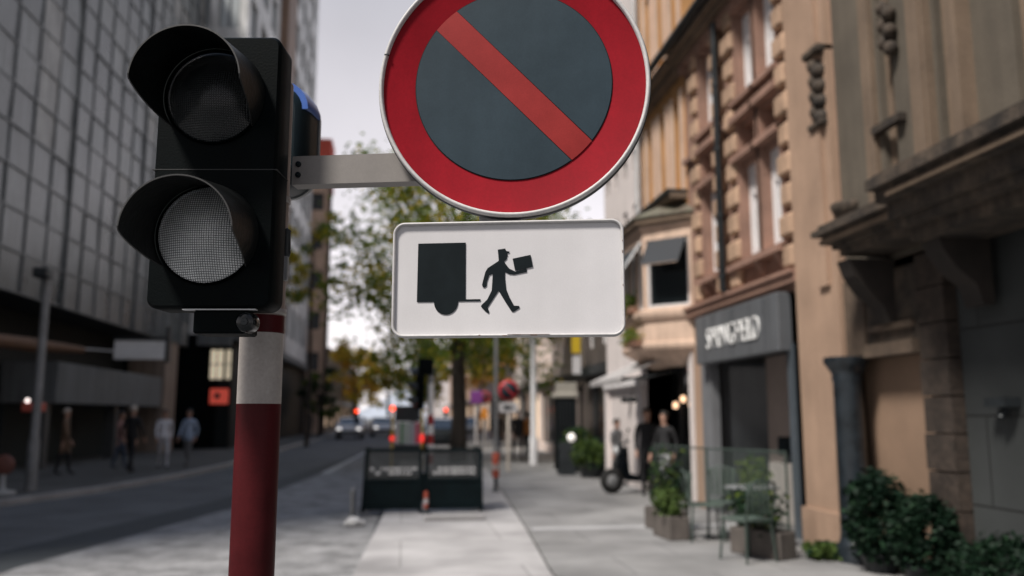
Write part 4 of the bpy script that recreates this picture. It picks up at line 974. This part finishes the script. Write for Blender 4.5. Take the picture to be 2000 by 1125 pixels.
def bollard(name, label, x, y, h, r, bands, z0=.05, cat='bollard'):
    t = thing(name, label, cat, (x, y, z0)); g = MB()
    for a, b, m_ in bands: g.lathe([(r, z0 + a), (r, z0 + b)], m_, (x, y, 0), seg=20)
    g.lathe([(r, z0 + h), (r * .6, z0 + h + r * .4), (.001, z0 + h + r * .5)], bands[-1][2], (x, y, 0), seg=20); build('tube', g, t)
    g = MB(); g.lathe([(r * 2.4, z0), (r * 2.4, z0 + .02), (r * 1.2, z0 + .04), (r * 1.1, z0 + .09)], DARK, (x, y, 0), seg=20); build('foot', g, t)
    return t
ORED = mat('orange_red', (.46, .09, .05), .6, 0, .15, 6)
bollard('marker_post', 'short red and white marker post at the middle foot of the black windbreak', .40, 14.46, .34, .035, [(0, .16, ORED), (.16, .24, WHITE), (.24, .34, ORED)])
g = MB(); g.box((-.82, 14.25, .0), (-.76, 14.75, .46), GREY, ch=.01); tag(build('leaning_board', g), 'narrow grey board standing on the road against the windbreak side', 'board')
g = MB()
for dx, dy, r_ in ((0, 0, .12), (.10, .03, .08), (-.09, .05, .07)): g.ball((-.70 + dx, 13.3 + dy, r_ * .55), (r_, r_ * .8, r_ * .7), mat('white_sack', (.5, .5, .5), .9, 0, .1, 8, bump=.4, bscale=14), 12, 8)
tag(build('sack', g), 'small white sack lying on the road before the windbreak', 'sack')

t = bollard('sign_post', 'thin grey post with an orange red sleeve near its foot beside the windbreak', 1.97, 18.33, 3.7, .042, [(0, .30, DARK), (.30, .34, DARK), (.75, 3.7, GREY)], .05, 'post')
g = MB(); g.lathe([(.06, .34), (.075, .36), (.075, .84), (.06, .86)], ORED, (1.97, 18.33, 0), seg=20); g.lathe([(.077, .50), (.077, .62)], mat('faded_white', (.45, .36, .33), .7), (1.97, 18.33, 0), seg=20); build('sleeve', g, t)
t = thing('street_lamp', 'pale grey street lamp post rising beside the second no parking sign', 'street lamp', (4.28, 28.2, .045))
g = MB(); g.lathe([(.14, .045), (.14, .9), (.10, 1.0), (.095, 5), (.07, 7.6)], mat('lamp_post_white', (.78, .78, .79), .5, 0, .06, 3), (4.28, 28.2, 0), seg=20); build('post', g, t)
g = MB(); g.tube([(4.28, 28.2, 7.55), (4.1, 28.2, 7.8), (3.2, 28.2, 7.9)], .045, LGREY, 10); build('arm', g, t)
g = MB(); g.box((2.5, 28.05, 7.83), (3.25, 28.35, 7.97), LGREY, ch=.04); g.box((2.55, 28.09, 7.815), (3.1, 28.31, 7.832), FRAMEW); build('lamp_head', g, t)
t = thing('street_lamp', 'grey street lamp post with a small camera on top at the far left pavement edge', 'lamp post', (-7.55, 19, .115))
g = MB(); g.lathe([(.11, .115), (.11, 1.1), (.085, 1.2), (.075, 4.55)], GREY, (-7.55, 19, 0), seg=18); build('post', g, t)
g = MB(); g.box((-7.75, 18.7, 4.5), (-7.45, 19.05, 4.72), DARK, ch=.03); build('camera_box', g, t)
g = MB(); g.tube([(-7.55, 19, 4.4), (-7.62, 18.95, 4.62)], .03, GREY, 8); build('camera_arm', g, t)

def nosign(label, x, y, zc, zp, post_m, extra=None, r=.3):
    t = thing('road_sign', label, 'road sign', (x, y, .045))
    def disc(rad, dy, m_, nm):
        g = MB(); g.lathe([(.0005, dy), (rad, dy), (rad, dy + .02), (.0005, dy + .02)], m_, (x, y - .06, zc), 'y', 32); build(nm, g, t)
    disc(r, 0, mat('small_sign_red', (.52, .02, .03), .5), 'red_face'); disc(r * .78, -.004, NAVY, 'blue_face')
    g = MB(); c, s = cos(R(-45)), sin(R(-45))
    g.add([(x + a * c - b * s, y - .068, zc + a * s + b * c) for a, b in ((-r * .78, -.022), (r * .78, -.022), (r * .78, .022), (-r * .78, .022))], [[0, 1, 2, 3]], mat('small_sign_red', (.52, .02, .03), .5)); build('slash', g, t)
    g = MB(); g.box((x - .27, y - .065, zp - .14), (x + .27, y - .045, zp + .14), WHITE, ch=.006); build('white_plate', g, t)
    g = MB(); g.box((x - .16, y - .07, zp - .05), (x + .08, y - .067, zp + .06), INK); g.box((x + .10, y - .07, zp - .03), (x + .17, y - .067, zp + .02), INK); build('plate_mark', g, t)
    g = MB(); g.lathe([(.045, .045), (.045, zc + .3), (.001, zc + .31)], post_m, (x, y, 0), seg=16); build('post', g, t)
    return t
nosign('smaller no parking sign over a white plate between the grey post and the lamp post', 3.05, 25, 2.36, 1.86, mat('cream_post', (.55, .49, .42), .6))
nosign('most distant no parking sign behind the grey post, beside a purple panel', 3.95, 42, 2.5, 1.9, LGREY)
t = thing('info_sign', 'purple square sign on a white post far off beside the most distant no parking sign', 'sign', (3.5, 41.5, .045))
g = MB(); g.box((3.22, 41.45, 2.2), (3.78, 41.48, 2.8), mat('purple_paint', (.20, .05, .25), .5), ch=.01); build('panel', g, t)
g = MB(); g.lathe([(.06, .045), (.06, 2.85)], WHITE, (3.5, 41.55, 0), seg=12); build('post', g, t)
g = MB(); g.box((3.72, 41.40, 1.45), (4.05, 41.44, 2.0), mat('orange_paint', (.62, .24, .03), .5)); build('orange_notice', g, t)

# striped panel on its yellow frame, and the small three-lens signal
t = thing('striped_board', 'board with coloured vertical stripes between yellow posts behind the windbreak', 'board', (.16, 20, .05))
YEL = mat('yellow_paint', (.55, .38, .02), .5, 0, .1, 5)
for x in (-.24, .44):
    g = MB(); g.box((x - .03, 19.97, .05), (x + .03, 20.04, 1.88), YEL, ch=.008); build('post', g, t)
g = MB(); g.box((-.19, 19.98, 1.50), (.40, 20.03, 1.86), DARK, ch=.006); build('dark_panel', g, t)
g = MB(); g.box((-.19, 19.98, .62), (.40, 20.03, .98), DARK, ch=.006); build('dark_panel', g, t)
g = MB(); g.box((-.19, 19.985, 1.0), (.41, 20.02, 1.48), WHITE)
for a, w, c in ((-.17, .05, (.5, .55, .5)), (-.05, .06, (.06, .28, .08)), (.05, .03, (.35, .5, .38)), (.12, .03, (.3, .45, .35)), (.19, .06, (.35, .37, .42)), (.29, .08, (.50, .03, .10)), (.39, .02, (.5, .3, .36))):
    g.box((a, 19.979, 1.0), (a + w, 19.984, 1.48), mat('stripe_%d%d' % (int(c[0] * 99), int(c[1] * 99)), c, .6))
build('striped_panel', g, t)
for z in (1.80, 1.12):
    g = MB(); g.ball((-.24, 19.93, z), (.055, .04, .055), RLAMP if z > 1.5 else TAIL, 12, 8); build('warning_lamp', g, t)
g = MB(); g.ball((.44, 19.93, 1.12), (.05, .04, .10), TAIL, 12, 8); build('warning_lamp', g, t)

sp = thing('signal_pole', 'slim red and white banded pole behind the windbreak', 'pole', (.57, 18, .05))
g = MB(); z = .05; k = 0
while z < 1.55:
    g.lathe([(.066, z), (.066, z + .2)], mat('bright_band_red', (.38, .02, .02), .5) if k % 2 else mat('bright_band_white', (.82, .81, .80), .5), (.57, 18, 0), seg=18); z += .2; k += 1
g.lathe([(.066, z), (.066, 2.3)], mat('bright_band_white', (.82, .81, .80), .5), (.57, 18, 0), seg=18); g.lathe([(.066, 2.3), (.066, 2.65), (.001, 2.66)], GREY, (.57, 18, 0), seg=18); build('pole_tube', g, sp)
def head(label, x, y, zb, rz, lit, scale=1., n=3, group=None, post=True):
    t = thing('traffic_signal', label, 'traffic signal', (x, y, zb), group, True, rz)
    w, hh_ = .14 * scale, .29 * scale
    g = MB(); g.box((-w, 0, 0), (w, .14 * scale, hh_ * n), BLACK, ch=.02); build('housing', g, t)
    for k in range(n):
        zc = hh_ * (k + .5); on = lit == k
        g = MB(); g.lathe([(.0005, -.02), (.06 * scale, -.015), (.10 * scale, -.004)], RLAMP if on else LENS_OFF, (0, 0, zc), 'y', 20); build('lens', g, t)
        g = MB(); vs = []
        for yy in (0, -.2 * scale):
            for q in range(13):
                a = R(-20 + 220 * q / 12); vs.append((.115 * scale * cos(a), yy * (1 if 2 < q < 10 else .45) - .002, zc + .115 * scale * sin(a)))
        g.add(vs, [[q, q + 1, 14 + q, 13 + q] for q in range(12)], mat('visor_grey', (.02, .026, .03), .35, 0, .3, 8, spec=.5), True); build('visor', g, t)
    if post:
        g = MB(); g.lathe([(.05, -zb + .02), (.05, .0)], DARK, (0, .07, 0), seg=12); build('post', g, t)
    return t
LENS_OFF = mat('lens_off', (.02, .018, .016), .25, 0, .2, 8)
head('small black three lens signal turned sideways on the slim banded pole', .27, 17.92, 1.76, R(-78), -1, 1.02, 3, None, False)
g = MB(); g.box((.30, 17.9, 2.47), (.62, 18.1, 2.82), BLACK, ch=.02); tag(build('signal_box', g), 'black box clamped on the top of the slim banded pole', 'box')
head('far traffic signal showing red on the left of the road over the white car', -3.15, 60, 1.1, 0, 2, 1.1, 3)
head('far traffic signal showing red right of the slim banded pole', 2.95, 60, 1.2, 0, 2, 1.1, 3)

# kiosk, globe lamp, banner, small stand
t = thing('kiosk_cabinet', 'tall narrow black ribbed cabinet on the right pavement by the lamp post', 'cabinet', (4.85, 25.6, .045))
g = MB(); g.box((4.55, 25.3, .045), (5.15, 25.9, 2.15), BLACK, ch=.02); build('body', g, t)
g = MB()
for k in range(6): g.box((4.57 + k * .1, 25.275, .15), (4.62 + k * .1, 25.299, 2.1), DARK)
build('rib_panel', g, t)
g = MB(); g.box((4.48, 25.24, 2.15), (5.2, 25.96, 2.30), mat('kiosk_cap', (.32, .30, .26), .7), ch=.03); g.prism([(4.55, 25.3), (5.15, 25.3), (5.1, 25.85), (4.6, 25.85)], 2.30, 2.62, mat('kiosk_cap', (.32, .30, .26), .7)); build('cap', g, t)
t = thing('globe_lamp', 'small white globe lamp on a short dark stem beside the kiosk cabinet', 'lamp', (4.72, 24, .045))
g = MB(); g.lathe([(.12, .045), (.12, .07), (.02, .09), (.02, .92)], DARK, (4.72, 24, 0), seg=14); build('stem', g, t)
g = MB(); g.ball((4.72, 24, 1.02), .115, emit('globe_white', (1, .93, .86), .5), 16, 10); build('globe', g, t)
t = thing('folding_sign', 'dark folding sign board standing on the pavement before the kiosk cabinet', 'sign', (4.42, 23.2, .045))
for s in (1, -1):
    g = MB(); vs = [(x, 23.2 + s * (.04 + .2 * (1 - q)) + e, z) for x in (4.2, 4.62) for q, z in ((0, .05), (1, .92)) for e in (0, .025)]
    g.add(vs, [[0, 1, 3, 2], [4, 6, 7, 5], [0, 4, 5, 1], [2, 3, 7, 6], [0, 2, 6, 4], [1, 5, 7, 3]], DARK); build('board', g, t)
t = thing('hanging_banner', 'yellow and white banner hung from the dark brown building', 'banner', (5.5, 26, 3.6))
g = MB(); g.box((5.15, 25.99, 3.55), (5.42, 26.01, 4.1), YEL); build('yellow_cloth', g, t)
g = MB(); g.box((5.17, 25.99, 2.9), (5.43, 26.01, 3.45), WHITE); build('white_cloth', g, t)
g = MB(); g.tube([(5.74, 26, 4.12), (5.1, 26, 4.12)], .02, DARK, 8); build('rod', g, t)
t = thing('round_stand', 'reddish round sign on a pale footed stand on the far left pavement', 'stand', (-7.75, 18.2, .115))
g = MB(); g.lathe([(.24, .115), (.24, .17), (.05, .21), (.035, .5)], mat('pale_foot', (.34, .34, .33), .8), (-7.75, 18.2, 0), seg=20); build('foot', g, t)
g = MB(); g.lathe([(.001, -.02), (.18, -.02), (.2, 0), (.18, .02), (.001, .02)], mat('dull_red', (.16, .06, .045), .6, 0, .3, 8), (-7.75, 18.2, .68), 'y', 24); build('disc', g, t)
t = thing('lit_sign', 'small red hanging sign with two white lamps over the far left pavement', 'sign', (-8.3, 20.6, 1.9))
g = MB(); g.box((-8.5, 20.55, 1.72), (-8.05, 20.75, 1.92), mat('red_sign_glow', (.5, .09, .06), .5), ch=.02); build('box', g, t)
for x in (-8.4, -8.17):
    g = MB(); g.ball((x, 20.6, 1.97), .05, emit('lamp_white', (1, .85, .8), 1.4), 10, 8); build('lamp', g, t)
g = MB(); g.tube([(-8.28, 20.7, 1.9), (-8.28, 20.7, 4.7)], .015, DARK, 6); build('hanger', g, t)

# ================================================================== CARS
def car(label, x, y, rz, paint, z=.0, lit=False):
    t = thing('parked_car' if not lit else 'stopped_car', label, 'car', (x, y, z), None, True, rz)
    prof = [(-2.1, .35), (-2.15, .62), (-2.0, .85), (-1.1, .98), (-.45, 1.42), (.3, 1.48), (1.1, 1.42), (1.75, 1.02), (2.1, .92), (2.15, .5), (2.05, .3)]
    def xs(z): return .88 - max(0, z - .9) * .36
    g = MB(); n = len(prof); vs = [(s * xs(zz), yy, zz) for s in (1, -1) for yy, zz in prof]
    g.add(vs, [list(range(n)), list(range(n, 2 * n))[::-1]] + [[i, n + i, n + (i + 1) % n, (i + 1) % n] for i in range(n)], paint); build('body', g, t)
    g = MB(); g.quad((-.76, -1.07, 1.02), (.76, -1.07, 1.02), (.66, -.50, 1.40), (-.66, -.50, 1.40), TGLASS); build('windscreen', g, t)
    g = MB(); g.quad((.76, 1.74, 1.05), (-.76, 1.74, 1.05), (-.66, 1.15, 1.41), (.66, 1.15, 1.41), TGLASS); build('rear_window', g, t)
    for s in (1, -1):
        g = MB(); g.quad((s * .865, -.85, 1.0), (s * .865, 1.5, 1.02), (s * .725, 1.05, 1.38), (s * .725, -.38, 1.38), TGLASS); build('side_window', g, t)
        g = MB(); g.ball((s * .66, -2.06, .70), (.16, .08, .08), emit('headlight_white', (1, .95, .9), 1.2) if lit else FRAMEW, 10, 6); build('headlight', g, t)
        g = MB(); g.ball((s * .70, 2.10, .78), (.12, .06, .08), TAIL, 10, 6); build('tail_light', g, t)
        g = MB(); g.box((s * .9 - .08, -.72, .98), (s * .9 + .08, -.6, 1.10), paint, ch=.02); build('wing_mirror', g, t)
        for yy in (-1.32, 1.32):
            w = MB(); w.lathe([(.16, s * .70), (.31, s * .72), (.32, s * .80), (.31, s * .90), (.18, s * .91)], mat('tyre_rubber', (.012, .012, .012), .8), (0, yy, .32), 'x', 20); o = build('wheel', w, t)
            w = MB(); w.lathe([(.001, s * .885), (.17, s * .89), (.18, s * .905)], LGREY, (0, yy, .32), 'x', 20); build('rim', w, o)
    g = MB(); g.box((-.8, -2.17, .38), (.8, -2.10, .56), DARK, ch=.02); build('bumper_grille', g, t)
    return t
CWH = mat('car_white', (.66, .66, .67), .3, 0, .03, 2, coat=.6); CDK = mat('car_dark', (.02, .022, .026), .3, 0, .1, 2, coat=.6)
CSV = mat('car_silver', (.36, .37, .38), .3, .4, .05, 2, coat=.6); CRD = mat('car_red', (.30, .02, .02), .3, 0, .1, 2, coat=.6)
car('white car facing us under the left red signal', -3.65, 62, 0, CWH, 0, True)
car('white car behind and right of the one under the left red signal', -1.55, 68, R(6), CWH, 0, True)
car('silver car half hidden behind the trunk of the large street tree', 4.1, 58, R(-4), CSV, .05)
car('dark car parked behind the slim banded pole', 1.75, 38, 0, CDK, .06)
car('red car seen between the slim banded pole and the tree trunk', 2.4, 66, R(180), CRD, .05)
car('white van like car furthest on the left side of the road', -4.3, 82, R(4), CWH, 0)
car('pale car deep in the street beside the most distant no parking sign', 5.3, 74, 0, CWH, .05)
# ================================================================== PEOPLE
SKIN = mat('skin', (.38, .22, .16), .6, 0, .1, 9)
HAIRD = mat('dark_hair', (.015, .012, .010), .6, 0, .3, 20); HAIRP = mat('pale_hair', (.42, .36, .30), .6, 0, .2, 20)
def cloth(name, c): return mat('cloth_' + name, c, .85, 0, .15, 5, bump=.3, bscale=40, fine=.1)
SHOE = mat('shoe_black', (.015, .014, .014), .6)
def person(label, x, y, rz, h, top, legs, hair=HAIRD, stride=.18, long_top=.0, carry=None, seed=1, z=.115, sleeve=True):
    """one continuous skinned body in mid stride; it faces -Y before it is turned by rz"""
    t = thing('person', label, 'person', (x, y, z), None, True, rz)
    k = h / 1.75; st = stride
    J = {'pelvis': (0, 0, .98, .135), 'waist': (0, .0, 1.12, .125), 'chest': (0, .01, 1.32, .145), 'neckb': (0, .01, 1.46, .075), 'neck': (0, .0, 1.52, .052), 'jaw': (0, -.015, 1.585, .072), 'head': (0, -.005, 1.665, .092), 'crown': (0, .0, 1.725, .07)}
    for s, n in ((1, 'l'), (-1, 'r')):
        f = st * s
        J['hip' + n] = (.09 * s, 0, .92, .10); J['knee' + n] = (.10 * s, -f * .55 - .02, .50, .062); J['ankle' + n] = (.10 * s, -f + .03, .09, .040); J['toe' + n] = (.11 * s, -f - .13, .035, .036)
        J['sh' + n] = (.185 * s, .01, 1.42, .062); J['elb' + n] = (.235 * s, f * .5 + .04, 1.14, .045)
        J['wr' + n] = (.215 * s, f * .8 - .07, .90, .030); J['hand' + n] = (.21 * s, f * .85 - .10, .82, .034)
        J['fin' + n] = (.20 * s, f * .9 - .11, .75, .014)
    E = [('pelvis', 'waist'), ('waist', 'chest'), ('chest', 'neckb'), ('neckb', 'neck'), ('neck', 'jaw'), ('jaw', 'head'), ('head', 'crown')]
    for n in 'lr': E += [('pelvis', 'hip' + n), ('hip' + n, 'knee' + n), ('knee' + n, 'ankle' + n), ('ankle' + n, 'toe' + n), ('chest', 'sh' + n), ('sh' + n, 'elb' + n), ('elb' + n, 'wr' + n), ('wr' + n, 'hand' + n), ('hand' + n, 'fin' + n)]
    names = list(J); me = bpy.data.meshes.new('body')
    me.from_pydata([tuple(c * k for c in J[q][:3]) for q in names], [(names.index(a), names.index(b)) for a, b in E], []); me.update()
    o = bpy.data.objects.new('body', me); COL.objects.link(o)
    o.modifiers.new('skin', 'SKIN')
    if not me.skin_vertices: 
        bpy.context.view_layer.update()
    sv = me.skin_vertices[0].data
    for i, q in enumerate(names):
        r = J[q][3] * k; wide = 1.15 if q in ('pelvis', 'waist', 'chest') else 1.
        sv[i].radius = (r * wide, r * (.82 if wide > 1 else 1)); sv[i].use_root = (q == 'pelvis')
    ss = o.modifiers.new('sub', 'SUBSURF'); ss.levels = 2; ss.render_levels = 2
    bpy.context.view_layer.update()
    m2 = bpy.data.meshes.new_from_object(o.evaluated_get(bpy.context.evaluated_depsgraph_get()))
    o.modifiers.clear(); o.data = m2; bpy.data.meshes.remove(me)
    m2.materials.clear()
    for q in (SKIN, top, legs, SHOE): m2.materials.append(q)
    for p in m2.polygons:
        p.use_smooth = True; cx, cy, cz = (c / k for c in p.center)
        arm = abs(cx) > .165 and cz > .70 and abs(cx) > .15 + (.02 if cz > 1.2 else 0)
        if cz > 1.485: mi = 0
        elif arm and cz < (.93 if sleeve else 1.2) and abs(cx) > .16: mi = 0
        elif cz > .93 - long_top or (arm and cz > .9): mi = 1
        elif cz > .085: mi = 2
        else: mi = 3
        p.material_index = mi
    o.parent = t
    g = MB(); rnd = random.Random(seed); vs = []; seg, rg = 16, 8
    for i in range(rg + 1):
        a = pi * .60 * i / rg
        for q in range(seg):
            b = 2 * pi * q / seg; front = max(0, -sin(b)); drop = a * (1 - .45 * front)
            vs.append((.100 * k * sin(drop) * cos(b), (.006 + .108 * sin(drop) * sin(b)) * k, (1.675 + .112 * cos(drop)) * k))
    g.add(vs, [[i * seg + q, (i + 1) * seg + q, (i + 1) * seg + (q + 1) % seg, i * seg + (q + 1) % seg] for i in range(rg) for q in range(seg)], hair, True)
    build('hair', g, t)
    if carry:
        g = MB(); hx, hy, hz = (c * k for c in J['handr'][:3]); g.box((hx - .06, hy - .15, hz - .42), (hx + .05, hy + .15, hz - .10), carry, ch=.02); g.tube([(hx, hy - .1, hz - .1), (hx, hy, hz + .02), (hx, hy + .1, hz - .1)], .008, carry, 6)
        o2 = build('handbag', g, None); o2.location = (x, y, z); o2.rotation_euler = (0, 0, rz)
        tag(o2, 'bag held by the walker beside the stone pier on the left pavement', 'bag')
    return t
BLK_, WHT_, BLUE_ = cloth('black', (.014, .014, .016)), cloth('white', (.62, .62, .66)), cloth('pale_blue', (.34, .42, .55))
JEAN, BRN_, PNK_, GRY_ = cloth('denim', (.05, .07, .11)), cloth('brown', (.13, .08, .05)), cloth('dusty_pink', (.30, .16, .14)), cloth('grey', (.13, .13, .135))
PALE = cloth('pale_trousers', (.45, .45, .48))
person('person in black clothes with pale hair walking on the left pavement', -7.25, 24.5, R(160), 1.76, BLK_, BLK_, HAIRP, .2, .1, seed=2)
person('person in a white top and pale trousers with dark hair on the left pavement', -6.92, 26.4, R(20), 1.66, WHT_, PALE, HAIRD, .2, seed=3)
person('person in a pale blue shirt beside the one in white on the left pavement', -6.42, 27.2, R(-20), 1.68, BLUE_, GRY_, HAIRD, .16, .12, seed=4)
person('person in a long brown coat with pale hair before the dark left shopfront', -8.7, 23.8, R(100), 1.68, BRN_, BLK_, HAIRP, .15, .35, seed=5)
person('person in a dusty pink top behind the one in black on the left pavement', -8.1, 26.3, R(90), 1.62, PNK_, JEAN, HAIRD, .15, seed=6)
person('person in a grey coat standing by the white plaster pilaster on the right', 4.93, 19.6, R(35), 1.5, GRY_, BLK_, HAIRD, .1, .3, seed=7, z=.045)
person('person in a black jacket and pale trousers outside the cafe below the pale awning', 4.98, 16.1, R(-60), 1.66, BLK_, PALE, HAIRD, .14, seed=8, z=.045)
person('person all in black at the cafe door behind the one in pale trousers', 4.9, 17.0, R(-20), 1.72, BLK_, BLK_, HAIRD, .1, seed=9, z=.045)
person('dark dressed person walking past the small dark green tree on the left', -5.9, 56, R(10), 1.75, BLK_, BLK_, HAIRD, .22, seed=10)
person('person in a dark coat on the right pavement beyond the smaller no parking sign', 3.6, 33, R(170), 1.75, BLK_, JEAN, HAIRD, .2, .2, seed=11, z=.045)
person('person in an orange brown jacket right of the street lamp', 4.55, 31.5, R(150), 1.7, cloth('orange_brown', (.34, .13, .03)), BLK_, HAIRD, .2, seed=12, z=.045)
person('second dark dressed walker left of the street lamp', 4.05, 30.5, R(10), 1.78, BLK_, BLK_, HAIRD, .2, .1, seed=13, z=.045)

# ------------------------------------------------------------------ scooter by the cafe
t = thing('motor_scooter', 'black motor scooter parked outside the cafe by the white pilaster', 'scooter', (4.92, 17.7, .045), None, True, R(-82))
for yy in (-.62, .62):
    g = MB(); g.lathe([(.13, -.05), (.24, -.055), (.26, 0), (.24, .055), (.13, .05)], mat('tyre_rubber', (.012, .012, .012), .8), (0, yy, .26), 'x', 20); o = build('wheel', g, t)
    g = MB(); g.lathe([(.001, -.056), (.12, -.054), (.13, -.04)], GREY, (0, yy, .26), 'x', 16); g.lathe([(.001, .056), (.12, .054), (.13, .04)], GREY, (0, yy, .26), 'x', 16); build('rim', g, o)
g = MB(); pr_ = [(-.50, .50), (-.42, .95), (-.34, .95), (-.30, .42), (.05, .34), (.10, .62), (.62, .70), (.82, .62), (.80, .48), (.45, .34), (.1, .24), (-.34, .26)]
n = len(pr_); vs = [(s * (.17 if 4 < i < 9 else .20), a, b) for s in (1, -1) for i, (a, b) in enumerate(pr_)]
g.add(vs, [list(range(n)), list(range(n, 2 * n))[::-1]] + [[i, n + i, n + (i + 1) % n, (i + 1) % n] for i in range(n)], BLACKG); build('body', g, t)
g = MB(); g.box((-.15, .08, .68), (.15, .80, .80), DARK, ch=.04); build('seat', g, t)
g = MB(); g.tube([(-.33, -.36, 1.08), (-.1, -.42, 1.02), (.1, -.42, 1.02), (.33, -.36, 1.08)], .018, DARK, 8); g.tube([(0, -.62, .26), (0, -.40, 1.02)], .035, DARK, 8); build('handlebar', g, t)
g = MB(); g.ball((0, -.52, .86), (.10, .06, .10), LGREY, 14, 8); build('headlight', g, t)
for s in (1, -1):
    g = MB(); g.tube([(s * .2, -.40, 1.05), (s * .3, -.38, 1.26)], .008, DARK, 6); g.ball((s * .31, -.37, 1.30), (.06, .02, .04), DARK, 10, 6); build('mirror', g, t)

# ------------------------------------------------------------------ cafe terrace in front of the shop
GREENM = mat('green_grey_metal', (.045, .065, .055), .5, .2, .3, 8)
def chair(label, x, y, rz):
    t = thing('cafe_chair', label, 'chair', (x, y, .045), 'terrace chairs', True, rz)
    g = MB(); g.box((-.21, -.21, .44), (.21, .21, .465), mat('slat_green', (.06, .085, .07), .6, 0, .2, 9), ch=.006); build('seat', g, t)
    for a, b in ((-.19, -.19), (.19, -.19), (-.19, .19), (.19, .19)):
        g = MB(); g.tube([(a * .96, b * .96, .44), (a * 1.12, b * 1.14, .0)], .014, GREENM, 8); build('leg', g, t)
    g = MB(); g.tube([(-.19, .19, .46), (-.20, .25, .72), (-.17, .27, .86), (0, .285, .90), (.17, .27, .86), (.20, .25, .72), (.19, .19, .46)], .014, GREENM, 8); build('back_frame', g, t)
    g = MB()
    for k in range(5): q = -.14 + k * .07; g.box((q - .02, .236, .50), (q + .02, .250, .85), mat('slat_green', (.06, .085, .07), .6), Matrix.Rotation(R(4), 4, 'X'), ch=.003)
    build('back_slats', g, t)
    return t
chair('green grey metal cafe chair nearest us on the right terrace', 3.85, 9.45, R(200))
chair('green grey metal cafe chair at the far side of the terrace table', 4.30, 11.35, R(-20))
chair('green grey metal cafe chair beside the glass screen, turned to the shop', 3.92, 11.0, R(80))
t = thing('cafe_table', 'small round cafe table on the terrace before the shop entrance', 'table', (4.30, 10.35, .045))
g = MB(); g.lathe([(.001, .775), (.33, .775), (.34, .765), (.33, .75), (.001, .75)], mat('table_grey', (.20, .21, .215), .4, .2), (4.30, 10.35, 0), seg=32); build('table_top', g, t)
g = MB(); g.lathe([(.03, .07), (.03, .75)], GREENM, (4.30, 10.35, 0), seg=14); build('column', g, t)
for k in range(3):
    a = R(90 + 120 * k); g = MB(); g.tube([(4.30, 10.35, .12), (4.30 + .28 * cos(a), 10.35 + .28 * sin(a), .055)], .016, GREENM, 8); build('foot', g, t)
t = thing('glass_screen', 'clear glass terrace screen with thin dark posts along the pavement cafe', 'screen', (3.95, 11.9, .045))
CL = glass('clear_screen', (.12, .15, .14), .05, .16)
pts_ = [(3.75, 12.6), (4.0, 11.1), (4.55, 9.9)]
for a, b in zip(pts_[:-1], pts_[1:]):
    g = MB(); g.quad((*a, .16), (*b, .16), (*b, 1.20), (*a, 1.20), CL); build('pane', g, t)
    g = MB(); g.tube([(*a, 1.21), (*b, 1.21)], .012, GREENM, 8); build('top_rail', g, t)
for a in pts_:
    g = MB(); g.tube([(*a, .045), (*a, 1.22)], .016, GREENM, 8); build('post', g, t)
def planter(label, x, y, rz, w, n, hgt, mats, seed):
    t = thing('planter_box', label, 'planter', (x, y, .045), 'terrace planters', True, rz); rnd = random.Random(seed)
    g = MB(); g.box((-w / 2, -.14, .0), (w / 2, .14, .30), mat('planter_brown', (.11, .095, .085), .8, 0, .2, 4, streak=.3), ch=.012); build('box', g, t)
    g = MB(); g.box((-w / 2 + .02, -.12, .301), (w / 2 - .02, .12, .305), mat('soil_dark', (.03, .025, .02), .9)); build('soil', g, t)
    f, s_ = MB(), MB()
    for _ in range(n):
        a, b = rnd.uniform(-w / 2 + .05, w / 2 - .05), rnd.uniform(-.09, .09); hh2 = hgt * rnd.uniform(.6, 1.1)
        tip = (a + rnd.uniform(-.15, .15), b + rnd.uniform(-.12, .12), .30 + hh2)
        s_.tube([(a, b, .30), ((a + tip[0]) / 2 + .02, (b + tip[1]) / 2, .30 + hh2 * .55), tip], [.006, .005, .002], BARK, 5, False)
        for q in range(5): 
            e = .25 + .18 * q; leaves(f, (a + (tip[0] - a) * e, b + (tip[1] - b) * e, .30 + hh2 * e), .09, 9, .075, mats, rnd, 1)
    build('foliage', f, t); build('stems', s_, t)
    return t
planter('brown planter box with tall thin green plants at the far corner of the terrace', 3.70, 12.0, R(100), .8, 14, .75, [DKGREEN, GREEN, LSHRUB], 51)
planter('brown planter box with low bright green grasses at the near corner of the terrace', 3.55, 11.3, R(95), .6, 14, .28, [LSHRUB, LSHRUB, DKGREEN], 52)
planter('brown planter box with sprawling dark greenery beside the nearest cafe chair', 4.15, 9.75, R(115), .75, 16, .42, [DKGREEN, GREEN, SHRUB], 53)
planter('brown planter box with upright greenery against the shop front pillar', 4.85, 11.6, R(90), .7, 12, .7, [GREEN, DKGREEN], 54)
